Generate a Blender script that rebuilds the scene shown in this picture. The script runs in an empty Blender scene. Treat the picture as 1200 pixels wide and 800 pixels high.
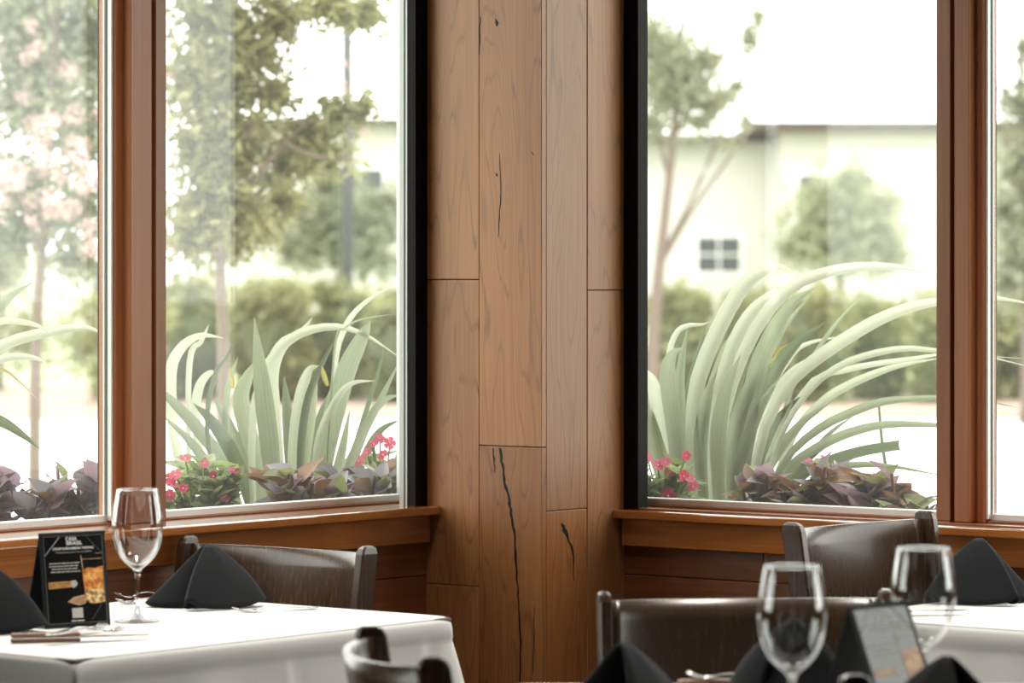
import bpy, bmesh, math, random
from mathutils import Vector, Matrix, noise
random.seed(7)
S = bpy.context.scene
COL = S.collection
# ------------------------------------------------------------------ layout frame
# World: room corner at the origin, left window wall along v=0 (Y), right window wall along u=0 (X); room is u<0, v<0.
F = 4450.0; HZ = 315.0; ZE = 1.308                     # focal length in 1200-px frame, horizon row, eye height
TH = math.radians(38.6)
RX, RY = math.sin(TH), -math.cos(TH)                   # camera right
WX, WY = math.cos(TH), math.sin(TH)                    # camera forward
CU, CV = .2525, .277                                   # wood column size along u and v
CX = -CU - .055*RX - 7*WX
CY = -CV - .055*RY - 7*WY
def at(px, py, Z):
    s = (px-600)/F
    return Vector((CX+Z*(WX+s*RX), CY+Z*(WY+s*RY), ZE-(py-HZ)/F*Z))
def onz(px, py, z):
    return at(px, py, (ZE-z)*F/(py-HZ))
def on_v(px, v):
    s = (px-600)/F; Z = (v-CY)/(WY+s*RY); return CX+Z*(WX+s*RX), Z
def on_u(px, u):
    s = (px-600)/F; Z = (u-CX)/(WX+s*RX); return CY+Z*(WY+s*RY), Z
def zrow(py, Z): return ZE-(py-HZ)/F*Z
def cam_xz(X, Z, z=0.0): return Vector((CX+X*RX+Z*WX, CY+X*RY+Z*WY, z))
AZ = TH - math.pi/2                                    # rotation of camera-aligned things about Z
# ------------------------------------------------------------------ camera, sky, exposure
cd = bpy.data.cameras.new('camera'); cam = bpy.data.objects.new('camera', cd); COL.objects.link(cam)
cam.location = (CX, CY, ZE); cam.rotation_euler = (math.pi/2, 0, AZ)
cd.sensor_width = 36; cd.lens = F*36/1200; cd.shift_y = (HZ-400)/1200
cd.clip_start = .05; cd.clip_end = 500
cd.dof.use_dof = True; cd.dof.focus_distance = 6.9; cd.dof.aperture_fstop = 6.3
S.camera = cam
w = bpy.data.worlds.new('overcast_sky'); S.world = w; w.use_nodes = True
bg = w.node_tree.nodes['Background']; bg.inputs[0].default_value = (1.0, .985, .955, 1); bg.inputs[1].default_value = 4.0
vs = S.view_settings; vs.view_transform = 'Standard'; vs.look = 'None'; vs.gamma = 1; vs.use_curve_mapping = False
vs.exposure = 0.36
S.cycles.max_bounces = 10; S.cycles.transparent_max_bounces = 24; S.cycles.transmission_bounces = 10
S.cycles.diffuse_bounces = 5; S.cycles.sample_clamp_indirect = 6
S.cycles.caustics_refractive = False; S.cycles.caustics_reflective = False
# ------------------------------------------------------------------ materials
M = {}
class NT:
    def __init__(s, name):
        s.m = bpy.data.materials.new(name); s.m.use_nodes = True; s.t = s.m.node_tree; s.t.nodes.clear()
        s.out = s.n('OutputMaterial')
    def n(s, kind, **kw):
        nd = s.t.nodes.new('ShaderNode'+kind)
        for k, v in kw.items(): setattr(nd, k, v)
        return nd
    def l(s, a, b): s.t.links.new(a, b)
    def set(s, nd, **kw):
        for k, v in kw.items(): nd.inputs[k.replace('_', ' ')].default_value = v
def c4(c): return (c[0], c[1], c[2], 1)
def plain(name, col, rough=.5, metal=0, spec=.5, bump=0, bscale=60, var=0, coat=0, sheen=0):
    b = NT(name); p = b.n('BsdfPrincipled'); b.l(p.outputs[0], b.out.inputs[0])
    b.set(p, Base_Color=c4(col), Roughness=rough, Metallic=metal)
    p.inputs['Specular IOR Level'].default_value = spec; p.inputs['Coat Weight'].default_value = coat
    p.inputs['Sheen Weight'].default_value = sheen
    if bump or var:
        tc = b.n('TexCoord'); nz = b.n('TexNoise'); b.set(nz, Scale=bscale, Detail=4.0); b.l(tc.outputs['Object'], nz.inputs['Vector'])
        if bump:
            bp = b.n('Bump'); b.set(bp, Strength=bump, Distance=.004); b.l(nz.outputs[0], bp.inputs['Height']); b.l(bp.outputs[0], p.inputs['Normal'])
        if var:
            h = b.n('HueSaturation'); b.set(h, Color=c4(col)); r = b.n('MapRange'); r.inputs[3].default_value = 1-var; r.inputs[4].default_value = 1+var
            b.l(nz.outputs[0], r.inputs[0]); b.l(r.outputs[0], h.inputs['Value']); b.l(h.outputs[0], p.inputs['Base Color'])
    M[name] = b.m; return b.m
def wood(name, light, dark, line, axis=2, rough=.35, spec=.5, coat=0.0, ringscale=5.0, rings=9.0, lineamt=.55, thin=.22, lo=.78, hi=1.25, bump=.12):
    """planed wood: contour rings of stretched noise, fine pores and a broad tone drift; grain runs along AXIS"""
    b = NT(name); p = b.n('BsdfPrincipled'); b.l(p.outputs[0], b.out.inputs[0])
    tc = b.n('TexCoord'); oi = b.n('ObjectInfo')
    mul = b.n('Math', operation='MULTIPLY'); mul.inputs[1].default_value = 61.0; b.l(oi.outputs['Random'], mul.inputs[0])
    add = b.n('VectorMath', operation='ADD'); b.l(tc.outputs['Object'], add.inputs[0]); b.l(mul.outputs[0], add.inputs[1])
    def mapped(along, across):
        mp = b.n('Mapping'); sc = [across]*3; sc[axis] = along; mp.inputs['Scale'].default_value = sc
        b.l(add.outputs[0], mp.inputs[0]); return mp.outputs[0]
    n1 = b.n('TexNoise'); b.set(n1, Scale=ringscale, Detail=2.5, Roughness=.5, Distortion=.25); b.l(mapped(.22, 1.5), n1.inputs['Vector'])
    m1 = b.n('Math', operation='MULTIPLY'); m1.inputs[1].default_value = rings; b.l(n1.outputs[0], m1.inputs[0])
    pp = b.n('Math', operation='PINGPONG'); pp.inputs[1].default_value = .5; b.l(m1.outputs[0], pp.inputs[0])
    rl = b.n('ValToRGB'); rl.color_ramp.elements[0].position = 0; rl.color_ramp.elements[0].color = (1,1,1,1)
    rl.color_ramp.elements[1].position = thin; rl.color_ramp.elements[1].color = (0,0,0,1); b.l(pp.outputs[0], rl.inputs[0])
    n2 = b.n('TexNoise'); b.set(n2, Scale=60.0, Detail=3.0, Roughness=.6); b.l(mapped(.05, 3.0), n2.inputs['Vector'])
    n3 = b.n('TexNoise'); b.set(n3, Scale=3.0, Detail=3.0); b.l(mapped(.35, 1.2), n3.inputs['Vector'])
    s = b.n('Math', operation='ADD'); b.l(n2.outputs[0], s.inputs[0]); b.l(n3.outputs[0], s.inputs[1])
    r1 = b.n('MapRange'); r1.inputs[1].default_value = lo; r1.inputs[2].default_value = hi; b.l(s.outputs[0], r1.inputs[0])
    x1 = b.n('Mix', data_type='RGBA'); x1.inputs[6].default_value = c4(dark); x1.inputs[7].default_value = c4(light); b.l(r1.outputs[0], x1.inputs[0])
    la = b.n('Math', operation='MULTIPLY'); b.l(rl.outputs[0], la.inputs[0])
    lb = b.n('MapRange'); lb.inputs[1].default_value = .35; lb.inputs[2].default_value = .7; lb.inputs[4].default_value = lineamt; b.l(n2.outputs[0], lb.inputs[0]); b.l(lb.outputs[0], la.inputs[1])
    x2 = b.n('Mix', data_type='RGBA'); x2.inputs[7].default_value = c4(line); b.l(la.outputs[0], x2.inputs[0]); b.l(x1.outputs[2], x2.inputs[6])
    x3 = b.n('Mix', data_type='RGBA', blend_type='MULTIPLY'); x3.inputs[0].default_value = 1; b.l(x2.outputs[2], x3.inputs[6]); b.l(oi.outputs['Color'], x3.inputs[7])
    b.l(x3.outputs[2], p.inputs['Base Color'])
    rr = b.n('MapRange'); rv = .02 if bump < .05 else .08; rr.inputs[3].default_value = rough-rv; rr.inputs[4].default_value = rough+rv; b.l(n2.outputs[0], rr.inputs[0]); b.l(rr.outputs[0], p.inputs['Roughness'])
    p.inputs['Specular IOR Level'].default_value = spec; p.inputs['Coat Weight'].default_value = coat; p.inputs['Coat Roughness'].default_value = .06; p.inputs['Coat IOR'].default_value = 1.9 if coat == 1.0 else 1.5
    bp = b.n('Bump'); b.set(bp, Strength=bump, Distance=.001); b.l(n2.outputs[0], bp.inputs['Height']); b.l(bp.outputs[0], p.inputs['Normal'])
    M[name] = b.m; return b.m
def leafmat(name, a, bcol, trans=.35, rough=.45, stripe=None, axis=0):
    """leaf tissue: colour varies from leaf to leaf, part of the light passes through"""
    b = NT(name); g = b.n('NewGeometry'); oi = b.n('ObjectInfo')
    ad = b.n('Math', operation='ADD'); b.l(g.outputs['Random Per Island'], ad.inputs[0]); b.l(oi.outputs['Random'], ad.inputs[1])
    fr = b.n('Math', operation='FRACT'); b.l(ad.outputs[0], fr.inputs[0])
    x = b.n('Mix', data_type='RGBA'); x.inputs[6].default_value = c4(a); x.inputs[7].default_value = c4(bcol); b.l(fr.outputs[0], x.inputs[0])
    colout = x.outputs[2]
    if stripe:
        uv = b.n('UVMap'); sp = b.n('SeparateXYZ'); b.l(uv.outputs[0], sp.inputs[0])
        wv = b.n('Math', operation='MULTIPLY'); wv.inputs[1].default_value = 7.0; b.l(sp.outputs[0], wv.inputs[0])
        nz = b.n('TexNoise', noise_dimensions='1D'); b.set(nz, Scale=2.0, Detail=3.0); b.l(wv.outputs[0], nz.inputs['W'])
        r = b.n('MapRange'); r.inputs[1].default_value = .35; r.inputs[2].default_value = .65; b.l(nz.outputs[0], r.inputs[0])
        x2 = b.n('Mix', data_type='RGBA'); b.l(r.outputs[0], x2.inputs[0]); b.l(colout, x2.inputs[6]); x2.inputs[7].default_value = c4(stripe)
        x3 = b.n('Mix', data_type='RGBA'); x3.inputs[0].default_value = .45; b.l(colout, x3.inputs[6]); b.l(x2.outputs[2], x3.inputs[7]); colout = x3.outputs[2]
    p = b.n('BsdfPrincipled'); b.l(colout, p.inputs['Base Color']); b.set(p, Roughness=rough)
    p.inputs['Specular IOR Level'].default_value = .4
    tr = b.n('BsdfTranslucent'); b.l(colout, tr.inputs[0]); mx = b.n('MixShader'); mx.inputs[0].default_value = trans
    b.l(p.outputs[0], mx.inputs[1]); b.l(tr.outputs[0], mx.inputs[2]); b.l(mx.outputs[0], b.out.inputs[0])
    M[name] = b.m; return b.m

wood('column_wood', (.42,.20,.080), (.30,.13,.048), (.11,.046,.018), rough=.37, spec=.5, rings=20, lineamt=.85, thin=.13)
wood('sill_wood', (.47,.165,.036), (.32,.098,.02), (.13,.036,.008), axis=0, rough=.16, spec=.6, coat=1.0, rings=6, bump=.01)
wood('sill_wood_y', (.47,.165,.036), (.32,.098,.02), (.13,.036,.008), axis=1, rough=.16, spec=.6, coat=1.0, rings=6, bump=.01)
wood('mullion_wood', (.375,.155,.066), (.26,.098,.038), (.13,.045,.018), axis=2, rough=.36, spec=.5, rings=4, lineamt=.3)
wood('panel_wood_x', (.24,.088,.032), (.14,.048,.017), (.05,.018,.007), axis=0, rough=.4)
wood('panel_wood_y', (.24,.088,.032), (.14,.048,.017), (.05,.018,.007), axis=1, rough=.4)
wood('chair_wood', (.060,.034,.019), (.032,.018,.011), (.15,.082,.036), axis=2, rough=.27, spec=.5, coat=.10, rings=4, lineamt=.5, lo=.3, hi=1.7, bump=.012)
wood('knife_wood', (.30,.16,.09), (.20,.09,.05), (.10,.05,.03), axis=0, rough=.5, ringscale=30)
plain('wood_edge', (.36,.27,.19), .45, bump=.05)
plain('black_frame', (.006,.0055,.005), .6, spec=.12)
plain('crack_black', (.006,.006,.006), .5, spec=.2)
plain('gap_black', (.02,.012,.008), .8)
plain('alu', (.42,.45,.43), .35, metal=.25)
plain('alu_light', (.72,.74,.72), .35, metal=.15)
plain('gasket', (.085,.105,.10), .45)
plain('cloth', (.82,.82,.81), .85, bump=.08, bscale=900, spec=.2, sheen=.1)
plain('napkin_black', (.009,.010,.012), .85, bump=.15, bscale=700, spec=.2, sheen=.06)
plain('steel', (.55,.54,.53), .22, metal=1)
plain('sign_black', (.008,.0085,.010), .55, spec=.25, bump=.05, bscale=900)
plain('sign_print', (.006,.006,.006), .12, spec=.6)
plain('print_white', (.85,.84,.80), .4)
plain('print_grey', (.45,.43,.40), .4)
plain('soil', (.10,.065,.045), .95, bump=.6, bscale=30, var=.4)
plain('concrete', (.55,.54,.52), .9, var=.05, bscale=1.5)
plain('mulch', (.30,.21,.16), .95, bump=.5, bscale=8, var=.3)
plain('lawn', (.28,.34,.17), .95, var=.3, bscale=4)
plain('stucco', (.52,.495,.462), .9, var=.03, bscale=2)
plain('stucco_cool', (.52,.503,.478), .9, var=.03, bscale=2)
plain('roof_brown', (.055,.038,.032), .8)
plain('white_paint', (.85,.85,.84), .5)
plain('dark_pane', (.05,.055,.06), .3, spec=.3)
plain('lamp_metal', (.05,.052,.055), .5)
plain('bark', (.15,.11,.085), .9, bump=.5, bscale=30, var=.25)
plain('interior_white', (.26,.22,.18), .9)
plain('interior_brown', (.11,.075,.05), .8)
plain('floor_brown', (.07,.045,.03), .5)
plain('dark_table', (.05,.03,.02), .5)
leafmat('strap', (.20,.245,.14), (.30,.345,.215), .45, .4, stripe=(.43,.465,.335))
leafmat('strap_dark', (.10,.14,.07), (.16,.20,.11), .35, .42, stripe=(.22,.27,.165))
leafmat('strap_pale', (.41,.45,.31), (.53,.56,.42), .5, .4, stripe=(.62,.64,.53))
leafmat('strap_yellow', (.42,.38,.08), (.48,.42,.14), .4)
leafmat('vinca_leaf', (.20,.29,.09), (.42,.48,.21), .45, .4)
leafmat('purple_leaf', (.27,.175,.20), (.42,.30,.335), .35, .42)
leafmat('bronze_leaf', (.17,.085,.04), (.29,.17,.09), .35, .42)
leafmat('lime_leaf', (.22,.25,.085), (.33,.35,.16), .45, .4)
leafmat('grey_leaf', (.28,.26,.275), (.36,.335,.35), .3, .38)
leafmat('petal', (.62,.03,.09), (.72,.16,.25), .4, .5)
plain('petal_eye', (.8,.55,.57), .6)
leafmat('hedge_leaf', (.17,.185,.065), (.36,.37,.17), .4, .6)
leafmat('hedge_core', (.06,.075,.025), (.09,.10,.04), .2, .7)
leafmat('tree_leaf', (.14,.145,.05), (.34,.335,.16), .45, .6)
leafmat('tree_leaf_grey', (.17,.185,.105), (.32,.335,.215), .45, .6)
leafmat('tree_leaf_pale', (.23,.25,.14), (.40,.41,.27), .5, .6)
leafmat('blossom', (.62,.40,.38), (.70,.53,.50), .4, .7)
# glass of the windows: clear, a little reflection, a thin scattering dust film put in to veil the view with haze
b = NT('window_glass'); tr = b.n('BsdfTransparent'); tr.inputs[0].default_value = (.95,.97,.955,1); gl = b.n('BsdfGlossy'); b.set(gl, Roughness=.0)
lw = b.n('LayerWeight'); lw.inputs[0].default_value = .5; pw = b.n('Math', operation='POWER'); pw.inputs[1].default_value = 5.0; b.l(lw.outputs['Facing'], pw.inputs[0])
fr = b.n('MapRange'); fr.inputs[3].default_value = .035; fr.inputs[4].default_value = .9; b.l(pw.outputs[0], fr.inputs[0]); m1 = b.n('MixShader'); b.l(fr.outputs[0], m1.inputs[0]); b.l(tr.outputs[0], m1.inputs[1]); b.l(gl.outputs[0], m1.inputs[2])
tl = b.n('BsdfTranslucent'); tl.inputs[0].default_value = (.9,.92,.9,1); m2 = b.n('MixShader')
tc = b.n('TexCoord'); nz = b.n('TexNoise'); b.set(nz, Scale=2.5, Detail=4.0); b.l(tc.outputs['Object'], nz.inputs['Vector'])
mr = b.n('MapRange'); mr.inputs[3].default_value = .006; mr.inputs[4].default_value = .022; b.l(nz.outputs[0], mr.inputs[0]); b.l(mr.outputs[0], m2.inputs[0])
b.l(m1.outputs[0], m2.inputs[1]); b.l(tl.outputs[0], m2.inputs[2]); b.l(m2.outputs[0], b.out.inputs[0]); M['window_glass'] = b.m
b = NT('drinking_glass'); g = b.n('BsdfGlass'); b.set(g, Color=(.98,.985,.985,1), Roughness=0.0, IOR=1.36)
tr = b.n('BsdfTransparent'); tr.inputs[0].default_value = (.97,.975,.975,1); mx = b.n('MixShader'); mx.inputs[0].default_value = .4
b.l(g.outputs[0], mx.inputs[1]); b.l(tr.outputs[0], mx.inputs[2]); b.l(mx.outputs[0], b.out.inputs[0]); M['drinking_glass'] = b.m
b = NT('bowl_glass'); tr = b.n('BsdfTransparent'); tr.inputs[0].default_value = (.975,.98,.98,1); gl = b.n('BsdfGlossy'); b.set(gl, Roughness=.0)
lw = b.n('LayerWeight'); lw.inputs[0].default_value = .5; pw = b.n('Math', operation='POWER'); pw.inputs[1].default_value = 2.6; b.l(lw.outputs['Facing'], pw.inputs[0])
fr = b.n('MapRange'); fr.inputs[3].default_value = .065; fr.inputs[4].default_value = .9; b.l(pw.outputs[0], fr.inputs[0]); mx = b.n('MixShader'); b.l(fr.outputs[0], mx.inputs[0]); b.l(tr.outputs[0], mx.inputs[1]); b.l(gl.outputs[0], mx.inputs[2]); b.l(mx.outputs[0], b.out.inputs[0]); M['bowl_glass'] = b.m
# printed picture of amber drink and of a cigar on the table sign
def printmat(name, cols, scale, stretch=(1,1,1)):
    b = NT(name); p = b.n('BsdfPrincipled'); b.set(p, Roughness=.3); tc = b.n('TexCoord'); mp = b.n('Mapping'); mp.inputs['Scale'].default_value = stretch
    b.l(tc.outputs['Object'], mp.inputs[0]); v = b.n('TexVoronoi'); b.set(v, Scale=scale); b.l(mp.outputs[0], v.inputs['Vector'])
    nz = b.n('TexNoise'); b.set(nz, Scale=scale*1.3, Detail=3.0); b.l(mp.outputs[0], nz.inputs['Vector'])
    ad = b.n('Math', operation='MULTIPLY'); b.l(v.outputs['Distance'], ad.inputs[0]); b.l(nz.outputs[0], ad.inputs[1])
    r = b.n('ValToRGB'); e = r.color_ramp.elements; e[0].color = c4(cols[0]); e[1].color = c4(cols[-1]); e[1].position = .55
    for i, c in enumerate(cols[1:-1]):
        q = e.new(.55*(i+1)/(len(cols)-1)); q.color = c4(c)
    b.l(ad.outputs[0], r.inputs[0]); b.l(r.outputs[0], p.inputs['Base Color']); b.l(p.outputs[0], b.out.inputs[0]); M[name] = b.m
printmat('print_amber', [(.16,.03,.004), (.55,.17,.02), (.75,.32,.05), (.9,.62,.25)], 110)
printmat('print_cut_glass', [(.03,.012,.005), (.35,.16,.04), (.7,.5,.2), (.9,.8,.55)], 160)
printmat('print_cigar', [(.25,.10,.02), (.45,.22,.06), (.6,.35,.12)], 60, (1,4,1))
printmat('print_table', [(.2,.09,.03), (.45,.28,.15), (.6,.45,.3)], 70, (1,3,1))
# ------------------------------------------------------------------ helpers
def link(o, parent=None):
    COL.objects.link(o)
    if parent is not None:
        o.parent = parent
        o.matrix_parent_inverse = parent_world(parent).inverted()
    return o
def parent_world(o):
    m = o.matrix_basis.copy()
    if o.parent is not None: m = parent_world(o.parent) @ o.matrix_parent_inverse @ m
    return m
def tag(o, label=None, cat=None, group=None, kind=None):
    if label: o['label'] = label
    if cat: o['category'] = cat
    if group: o['group'] = group
    if kind: o['kind'] = kind
    return o
def empty(name, loc=(0,0,0), rz=0):
    o = bpy.data.objects.new(name, None); o.location = loc; o.rotation_euler = (0,0,rz); o.empty_display_size = .05
    COL.objects.link(o); return o
def mesh(name, vs_, fs, mat, parent=None, smooth=False, loc=None, rot=None, uvs=None):
    me = bpy.data.meshes.new(name); me.from_pydata([tuple(v) for v in vs_], [], fs); me.update()
    if mat: me.materials.append(M[mat] if isinstance(mat, str) else mat)
    if smooth:
        me.polygons.foreach_set('use_smooth', [True]*len(me.polygons))
    if uvs:
        ul = me.uv_layers.new(name='UVMap')
        for lp in me.loops: ul.data[lp.index].uv = uvs[lp.vertex_index]
    o = bpy.data.objects.new(name, me)
    if loc is not None: o.location = loc
    if rot is not None: o.rotation_euler = rot
    link(o, parent); return o
def bmobj(name, bm, mat, parent=None, loc=None, rot=None, smooth=False):
    me = bpy.data.meshes.new(name); bmesh.ops.recalc_face_normals(bm, faces=bm.faces); bm.to_mesh(me); bm.free()
    if mat: me.materials.append(M[mat])
    if smooth: me.polygons.foreach_set('use_smooth', [True]*len(me.polygons))
    o = bpy.data.objects.new(name, me)
    if loc is not None: o.location = loc
    if rot is not None: o.rotation_euler = rot
    link(o, parent); return o
def boxbm(bm, lo, hi, bevel=0, seg=1):
    lo = Vector(lo); hi = Vector(hi); c = (lo+hi)/2; d = hi-lo
    r = bmesh.ops.create_cube(bm, size=1, matrix=Matrix.Translation(c) @ Matrix.Diagonal((abs(d.x), abs(d.y), abs(d.z), 1)))
    if bevel:
        es = list({e for v in r['verts'] for e in v.link_edges})
        bmesh.ops.bevel(bm, geom=es, offset=bevel, segments=seg, affect='EDGES', profile=.5)
def box(name, lo, hi, mat, parent=None, bevel=0, seg=1, color=None):
    """box with its origin at its centre (world coordinates given)"""
    lo = Vector(lo); hi = Vector(hi); c = (lo+hi)/2
    bm = bmesh.new(); boxbm(bm, lo-c, hi-c, bevel, seg); o = bmobj(name, bm, mat, parent, loc=c)
    if color: o.color = c4(color)
    return o
def lathe(name, prof, mat, parent=None, n=40, loc=None):
    vs_, fs = [], []
    for r, z in prof:
        for k in range(n):
            a = 2*math.pi*k/n; vs_.append((r*math.cos(a), r*math.sin(a), z))
    for i in range(len(prof)-1):
        for k in range(n):
            k2 = (k+1) % n; fs.append((i*n+k, i*n+k2, (i+1)*n+k2, (i+1)*n+k))
    return mesh(name, vs_, fs, mat, parent, True, loc)
def tube_geo(pts, rads, n=7):
    vs_, fs = [], []; pts = [Vector(p) for p in pts]
    for i, p in enumerate(pts):
        t = (pts[min(i+1, len(pts)-1)]-pts[max(i-1, 0)]).normalized()
        a = t.cross(Vector((0,0,1)) if abs(t.z) < .9 else Vector((1,0,0))).normalized(); bb = t.cross(a)
        for k in range(n):
            q = 2*math.pi*k/n; vs_.append(p+(a*math.cos(q)+bb*math.sin(q))*rads[i])
    for i in range(len(pts)-1):
        for k in range(n): fs.append((i*n+k, i*n+(k+1) % n, (i+1)*n+(k+1) % n, (i+1)*n+k))
    fs.append(tuple(range(n))[::-1]); fs.append(tuple((len(pts)-1)*n+k for k in range(n)))
    return vs_, fs
def tube(name, pts, rads, mat, parent=None, n=7):
    v, f_ = tube_geo(pts, rads, n); return mesh(name, v, f_, mat, parent, True)
def spline(ctrl, n):
    """Catmull-Rom through the control points"""
    P = [Vector(c) for c in ctrl]; P = [2*P[0]-P[1]]+P+[2*P[-1]-P[-2]]; out = []; m = len(P)-3
    for i in range(n):
        t = i/(n-1)*m; k = min(int(t), m-1); t -= k; a, b_, c, d = P[k:k+4]
        out.append(.5*((2*b_)+(c-a)*t+(2*a-5*b_+4*c-d)*t*t+(3*b_-a-3*c+d)*t**3))
    return out
def put(o, e, mtx):
    o.matrix_basis = mtx; o.parent = e; o.matrix_parent_inverse = parent_world(e).inverted(); return o
def copy_tree(o, parent=None):
    c = o.copy(); COL.objects.link(c)
    if parent is not None: c.parent = parent
    for ch in list(o.children): copy_tree(ch, c)
    return c
# ------------------------------------------------------------------ room shell
ZS_L, ZS_R = .862, .854                                # sill heights
ZT = 2.55                                              # window head
ZC = 3.0
WE = -1.7                                              # window bands end early here; unseen wall piers added to deepen corner shade
floor = box('floor', (-9.2,-8.2,-.1), (.2,.2,0), 'floor_brown'); tag(floor, 'dark brown restaurant floor', kind='structure')
ceil = box('ceiling', (-9.2,-8.2,ZC), (.2,.2,ZC+.15), 'interior_white'); tag(ceil, 'plain off-white ceiling', kind='structure')
def wall_piece(name, boxes, mat, parent=None):
    bm = bmesh.new()
    for lo, hi in boxes: boxbm(bm, lo, hi)
    return bmobj(name, bm, mat, parent)
# walls behind the photographer
wb = wall_piece('wall_back', [((-9.2,-8.2,0),(-9,.2,ZC))], 'interior_brown')
tag(wb, 'plain brown back wall', kind='structure')
wf = wall_piece('wall_front', [((-9,-8.2,0),(.2,-8,ZC))], 'interior_brown')
tag(wf, 'plain brown far side wall', kind='structure')
# --- window walls: LW(a,d,z) for the left wall (a=u, d=v outward), RW for the right (a=v, d=u outward)
def LW(a, d, z): return (a, d, z)
def RW(a, d, z): return (d, a, z)
def wbox(name, T, a0, a1, d0, d1, z0, z1, mat, parent=None, bevel=0, seg=1, color=None):
    p, q = T(a0, d0, z0), T(a1, d1, z1)
    lo = [min(p[i], q[i]) for i in range(3)]; hi = [max(p[i], q[i]) for i in range(3)]
    return box(name, lo, hi, mat, parent, bevel, seg, color)
wall_left = wall_piece('wall_left', [((-9,.018,0),(.2,.2,.84)), ((-9,0,ZT),(.2,.2,ZC)), ((-9,0,.84),(-5.0,.2,ZT)), ((-2.9,0,.84),(WE,.2,ZT)), ((-.05,.03,.84),(.2,.2,ZT))], 'interior_brown')
tag(wall_left, 'dark stained plank wall below the left windows', kind='structure')
wall_right = wall_piece('wall_right', [((.018,-8,0),(.2,.018,.84)), ((0,-8,ZT),(.2,0,ZC)), ((0,-8,.84),(.2,-5.0,ZT)), ((0,-2.9,.84),(.2,WE,ZT)), ((.03,-.09,.84),(.2,.03,ZT))], 'interior_brown')
tag(wall_right, 'dark stained plank wall below the right windows', kind='structure')
rw = random.Random(3)
for T, parent, mat, end in ((LW, wall_left, 'panel_wood_x', -CU+.004), (RW, wall_right, 'panel_wood_y', -CV+.004)):
    for row in range(7):
        z1 = .857-.127*row; z0 = z1-.127
        a = end
        first = {0: .62, 1: .9}.get(row, rw.uniform(.5, 1.1))
        if T is RW: first = {0: .325, 1: .8}.get(row, first)
        while a > -3.4:
            L = first if a == end else rw.uniform(.7, 1.3)
            t = rw.uniform(.8, 1.15)
            wbox('plank', T, a-L+.0012, a, 0+rw.uniform(-.0006, .0006), .0178, z0+.0006, z1-.0006, mat, parent, .0012, 1, (t, t*.97, t*.94))
            a -= L
# --- column: black core, vertical planks of mixed width and length
column = empty('column', (-CU/2, -CV/2, 0)); tag(column, 'corner column clad in wide vertical wood planks', kind='structure')
box('core', (-CU+.012,-CV+.012,0), (.015,.015,ZC), 'gap_black', column)
def zl(py, px, u=None): return zrow(py, on_u(px, -CU)[1] if u is None else on_v(px, -CV)[1])
v561 = on_u(561.5, -CU)[0]; u688 = on_v(688, -CV)[0]
cuts = {
  'A': [0, zl(687, 555), zl(327.5, 535), ZC], 'B': [0, zl(523, 600), ZC],
  'C': [0, zl(597.5, 660, 1), ZC], 'D': [0, .25, zl(340, 705, 1), ZC]}
tints = {'A': [(1,.95,.86), (.97,.93,.87), (1.02,.99,.93)], 'B': [(.80,.72,.58), (1.0,.92,.84)], 'C': [(.95,.84,.66), (.90,.92,.95)], 'D': [(1,.95,.9), (.95,.94,.93), (1.0,1.0,1.0)]}
for k, zc in cuts.items():
    for i in range(len(zc)-1):
        z0, z1 = zc[i]+.0007, zc[i+1]-.0007; t = tints[k][i]
        if k == 'A': lo, hi = (-CU, v561+.0006, z0), (-CU+.013, .016, z1)
        if k == 'B': lo, hi = (-CU-.0008, -CV, z0), (-CU+.013, v561-.0006, z1)
        if k == 'C': lo, hi = (-CU+.0135, -CV, z0), (u688-.0006, -CV+.013, z1)
        if k == 'D': lo, hi = (u688+.0006, -CV-.0006, z0), (.016, -CV+.013, z1)
        p = box('plank', lo, hi, 'column_wood', column, .0011, 2, t)
# epoxy filled cracks and knots in the planks
def crack(pts, face):
    vs_, fs = [], []
    for i, (px, py, wd) in enumerate(pts):
        if face == 'B':
            v, Z = on_u(px, -CU); c = Vector((-CU-.0013, v, zrow(py, Z))); e = Vector((0, -wd*Z/F/.78/2, 0))
        else:
            u, Z = on_v(px, -CV); c = Vector((u, -CV-.0006, zrow(py, Z))); e = Vector((wd*Z/F/.62/2, 0, 0))
        dn = Vector((.0012,0,0)) if face == 'B' else Vector((0,.0012,0))
        vs_ += [c-e, c+e, c+e+dn, c-e+dn]
    for i in range(len(pts)-1):
        a = i*4; b_ = a+4
        for k in range(4): fs.append((a+k, a+(k+1) % 4, b_+(k+1) % 4, b_+k))
    fs += [(3,2,1,0), tuple(len(vs_)-4+k for k in range(4))]
    o = mesh('crack', vs_, fs, 'crack_black', column)
    return o
rr = random.Random(5)
def jag(pts, n=26):
    s = spline([(x, y, w_) for x, y, w_ in pts], n); return [(p.x+rr.uniform(-.7, .7), p.y, max(.25, p.z*rr.uniform(.6, 1.3))) for p in s]
crack(jag([(586,525,2.2),(589,545,2.6),(592,565,3.0),(597,585,3.2),(599,600,2.2),(603,625,2.2),(605,650,2.6),(606,680,1.8),(608,700,1.2),(610,740,1.6),(610,800,1.2),(609,850,.6)], 44), 'B')
crack(jag([(578,525,1.2),(579,535,1.6),(580,553,.5)], 8), 'B')
crack(jag([(627,710,.25),(626,745,.5),(625,790,.3)], 10), 'B')
crack(jag([(657,613,1.0),(660,616,4.0),(662,622,4.5),(666,632,2.0),(671,645,1.6),(672,660,.8),(672,680,.4)], 16), 'C')
crack(jag([(563.5,20,.8),(562.5,40,1.5),(562,64,.6)], 8), 'B')
crack(jag([(581,22,.6),(582,27,3.0),(583,31,.6)], 5), 'B')
crack(jag([(585,180,.4),(587,220,.7),(586,250,1.0),(584,278,.5)], 12), 'B')
crack(jag([(624,178,.6),(625,180,2.0),(626,182,.5)], 4), 'B')
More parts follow.
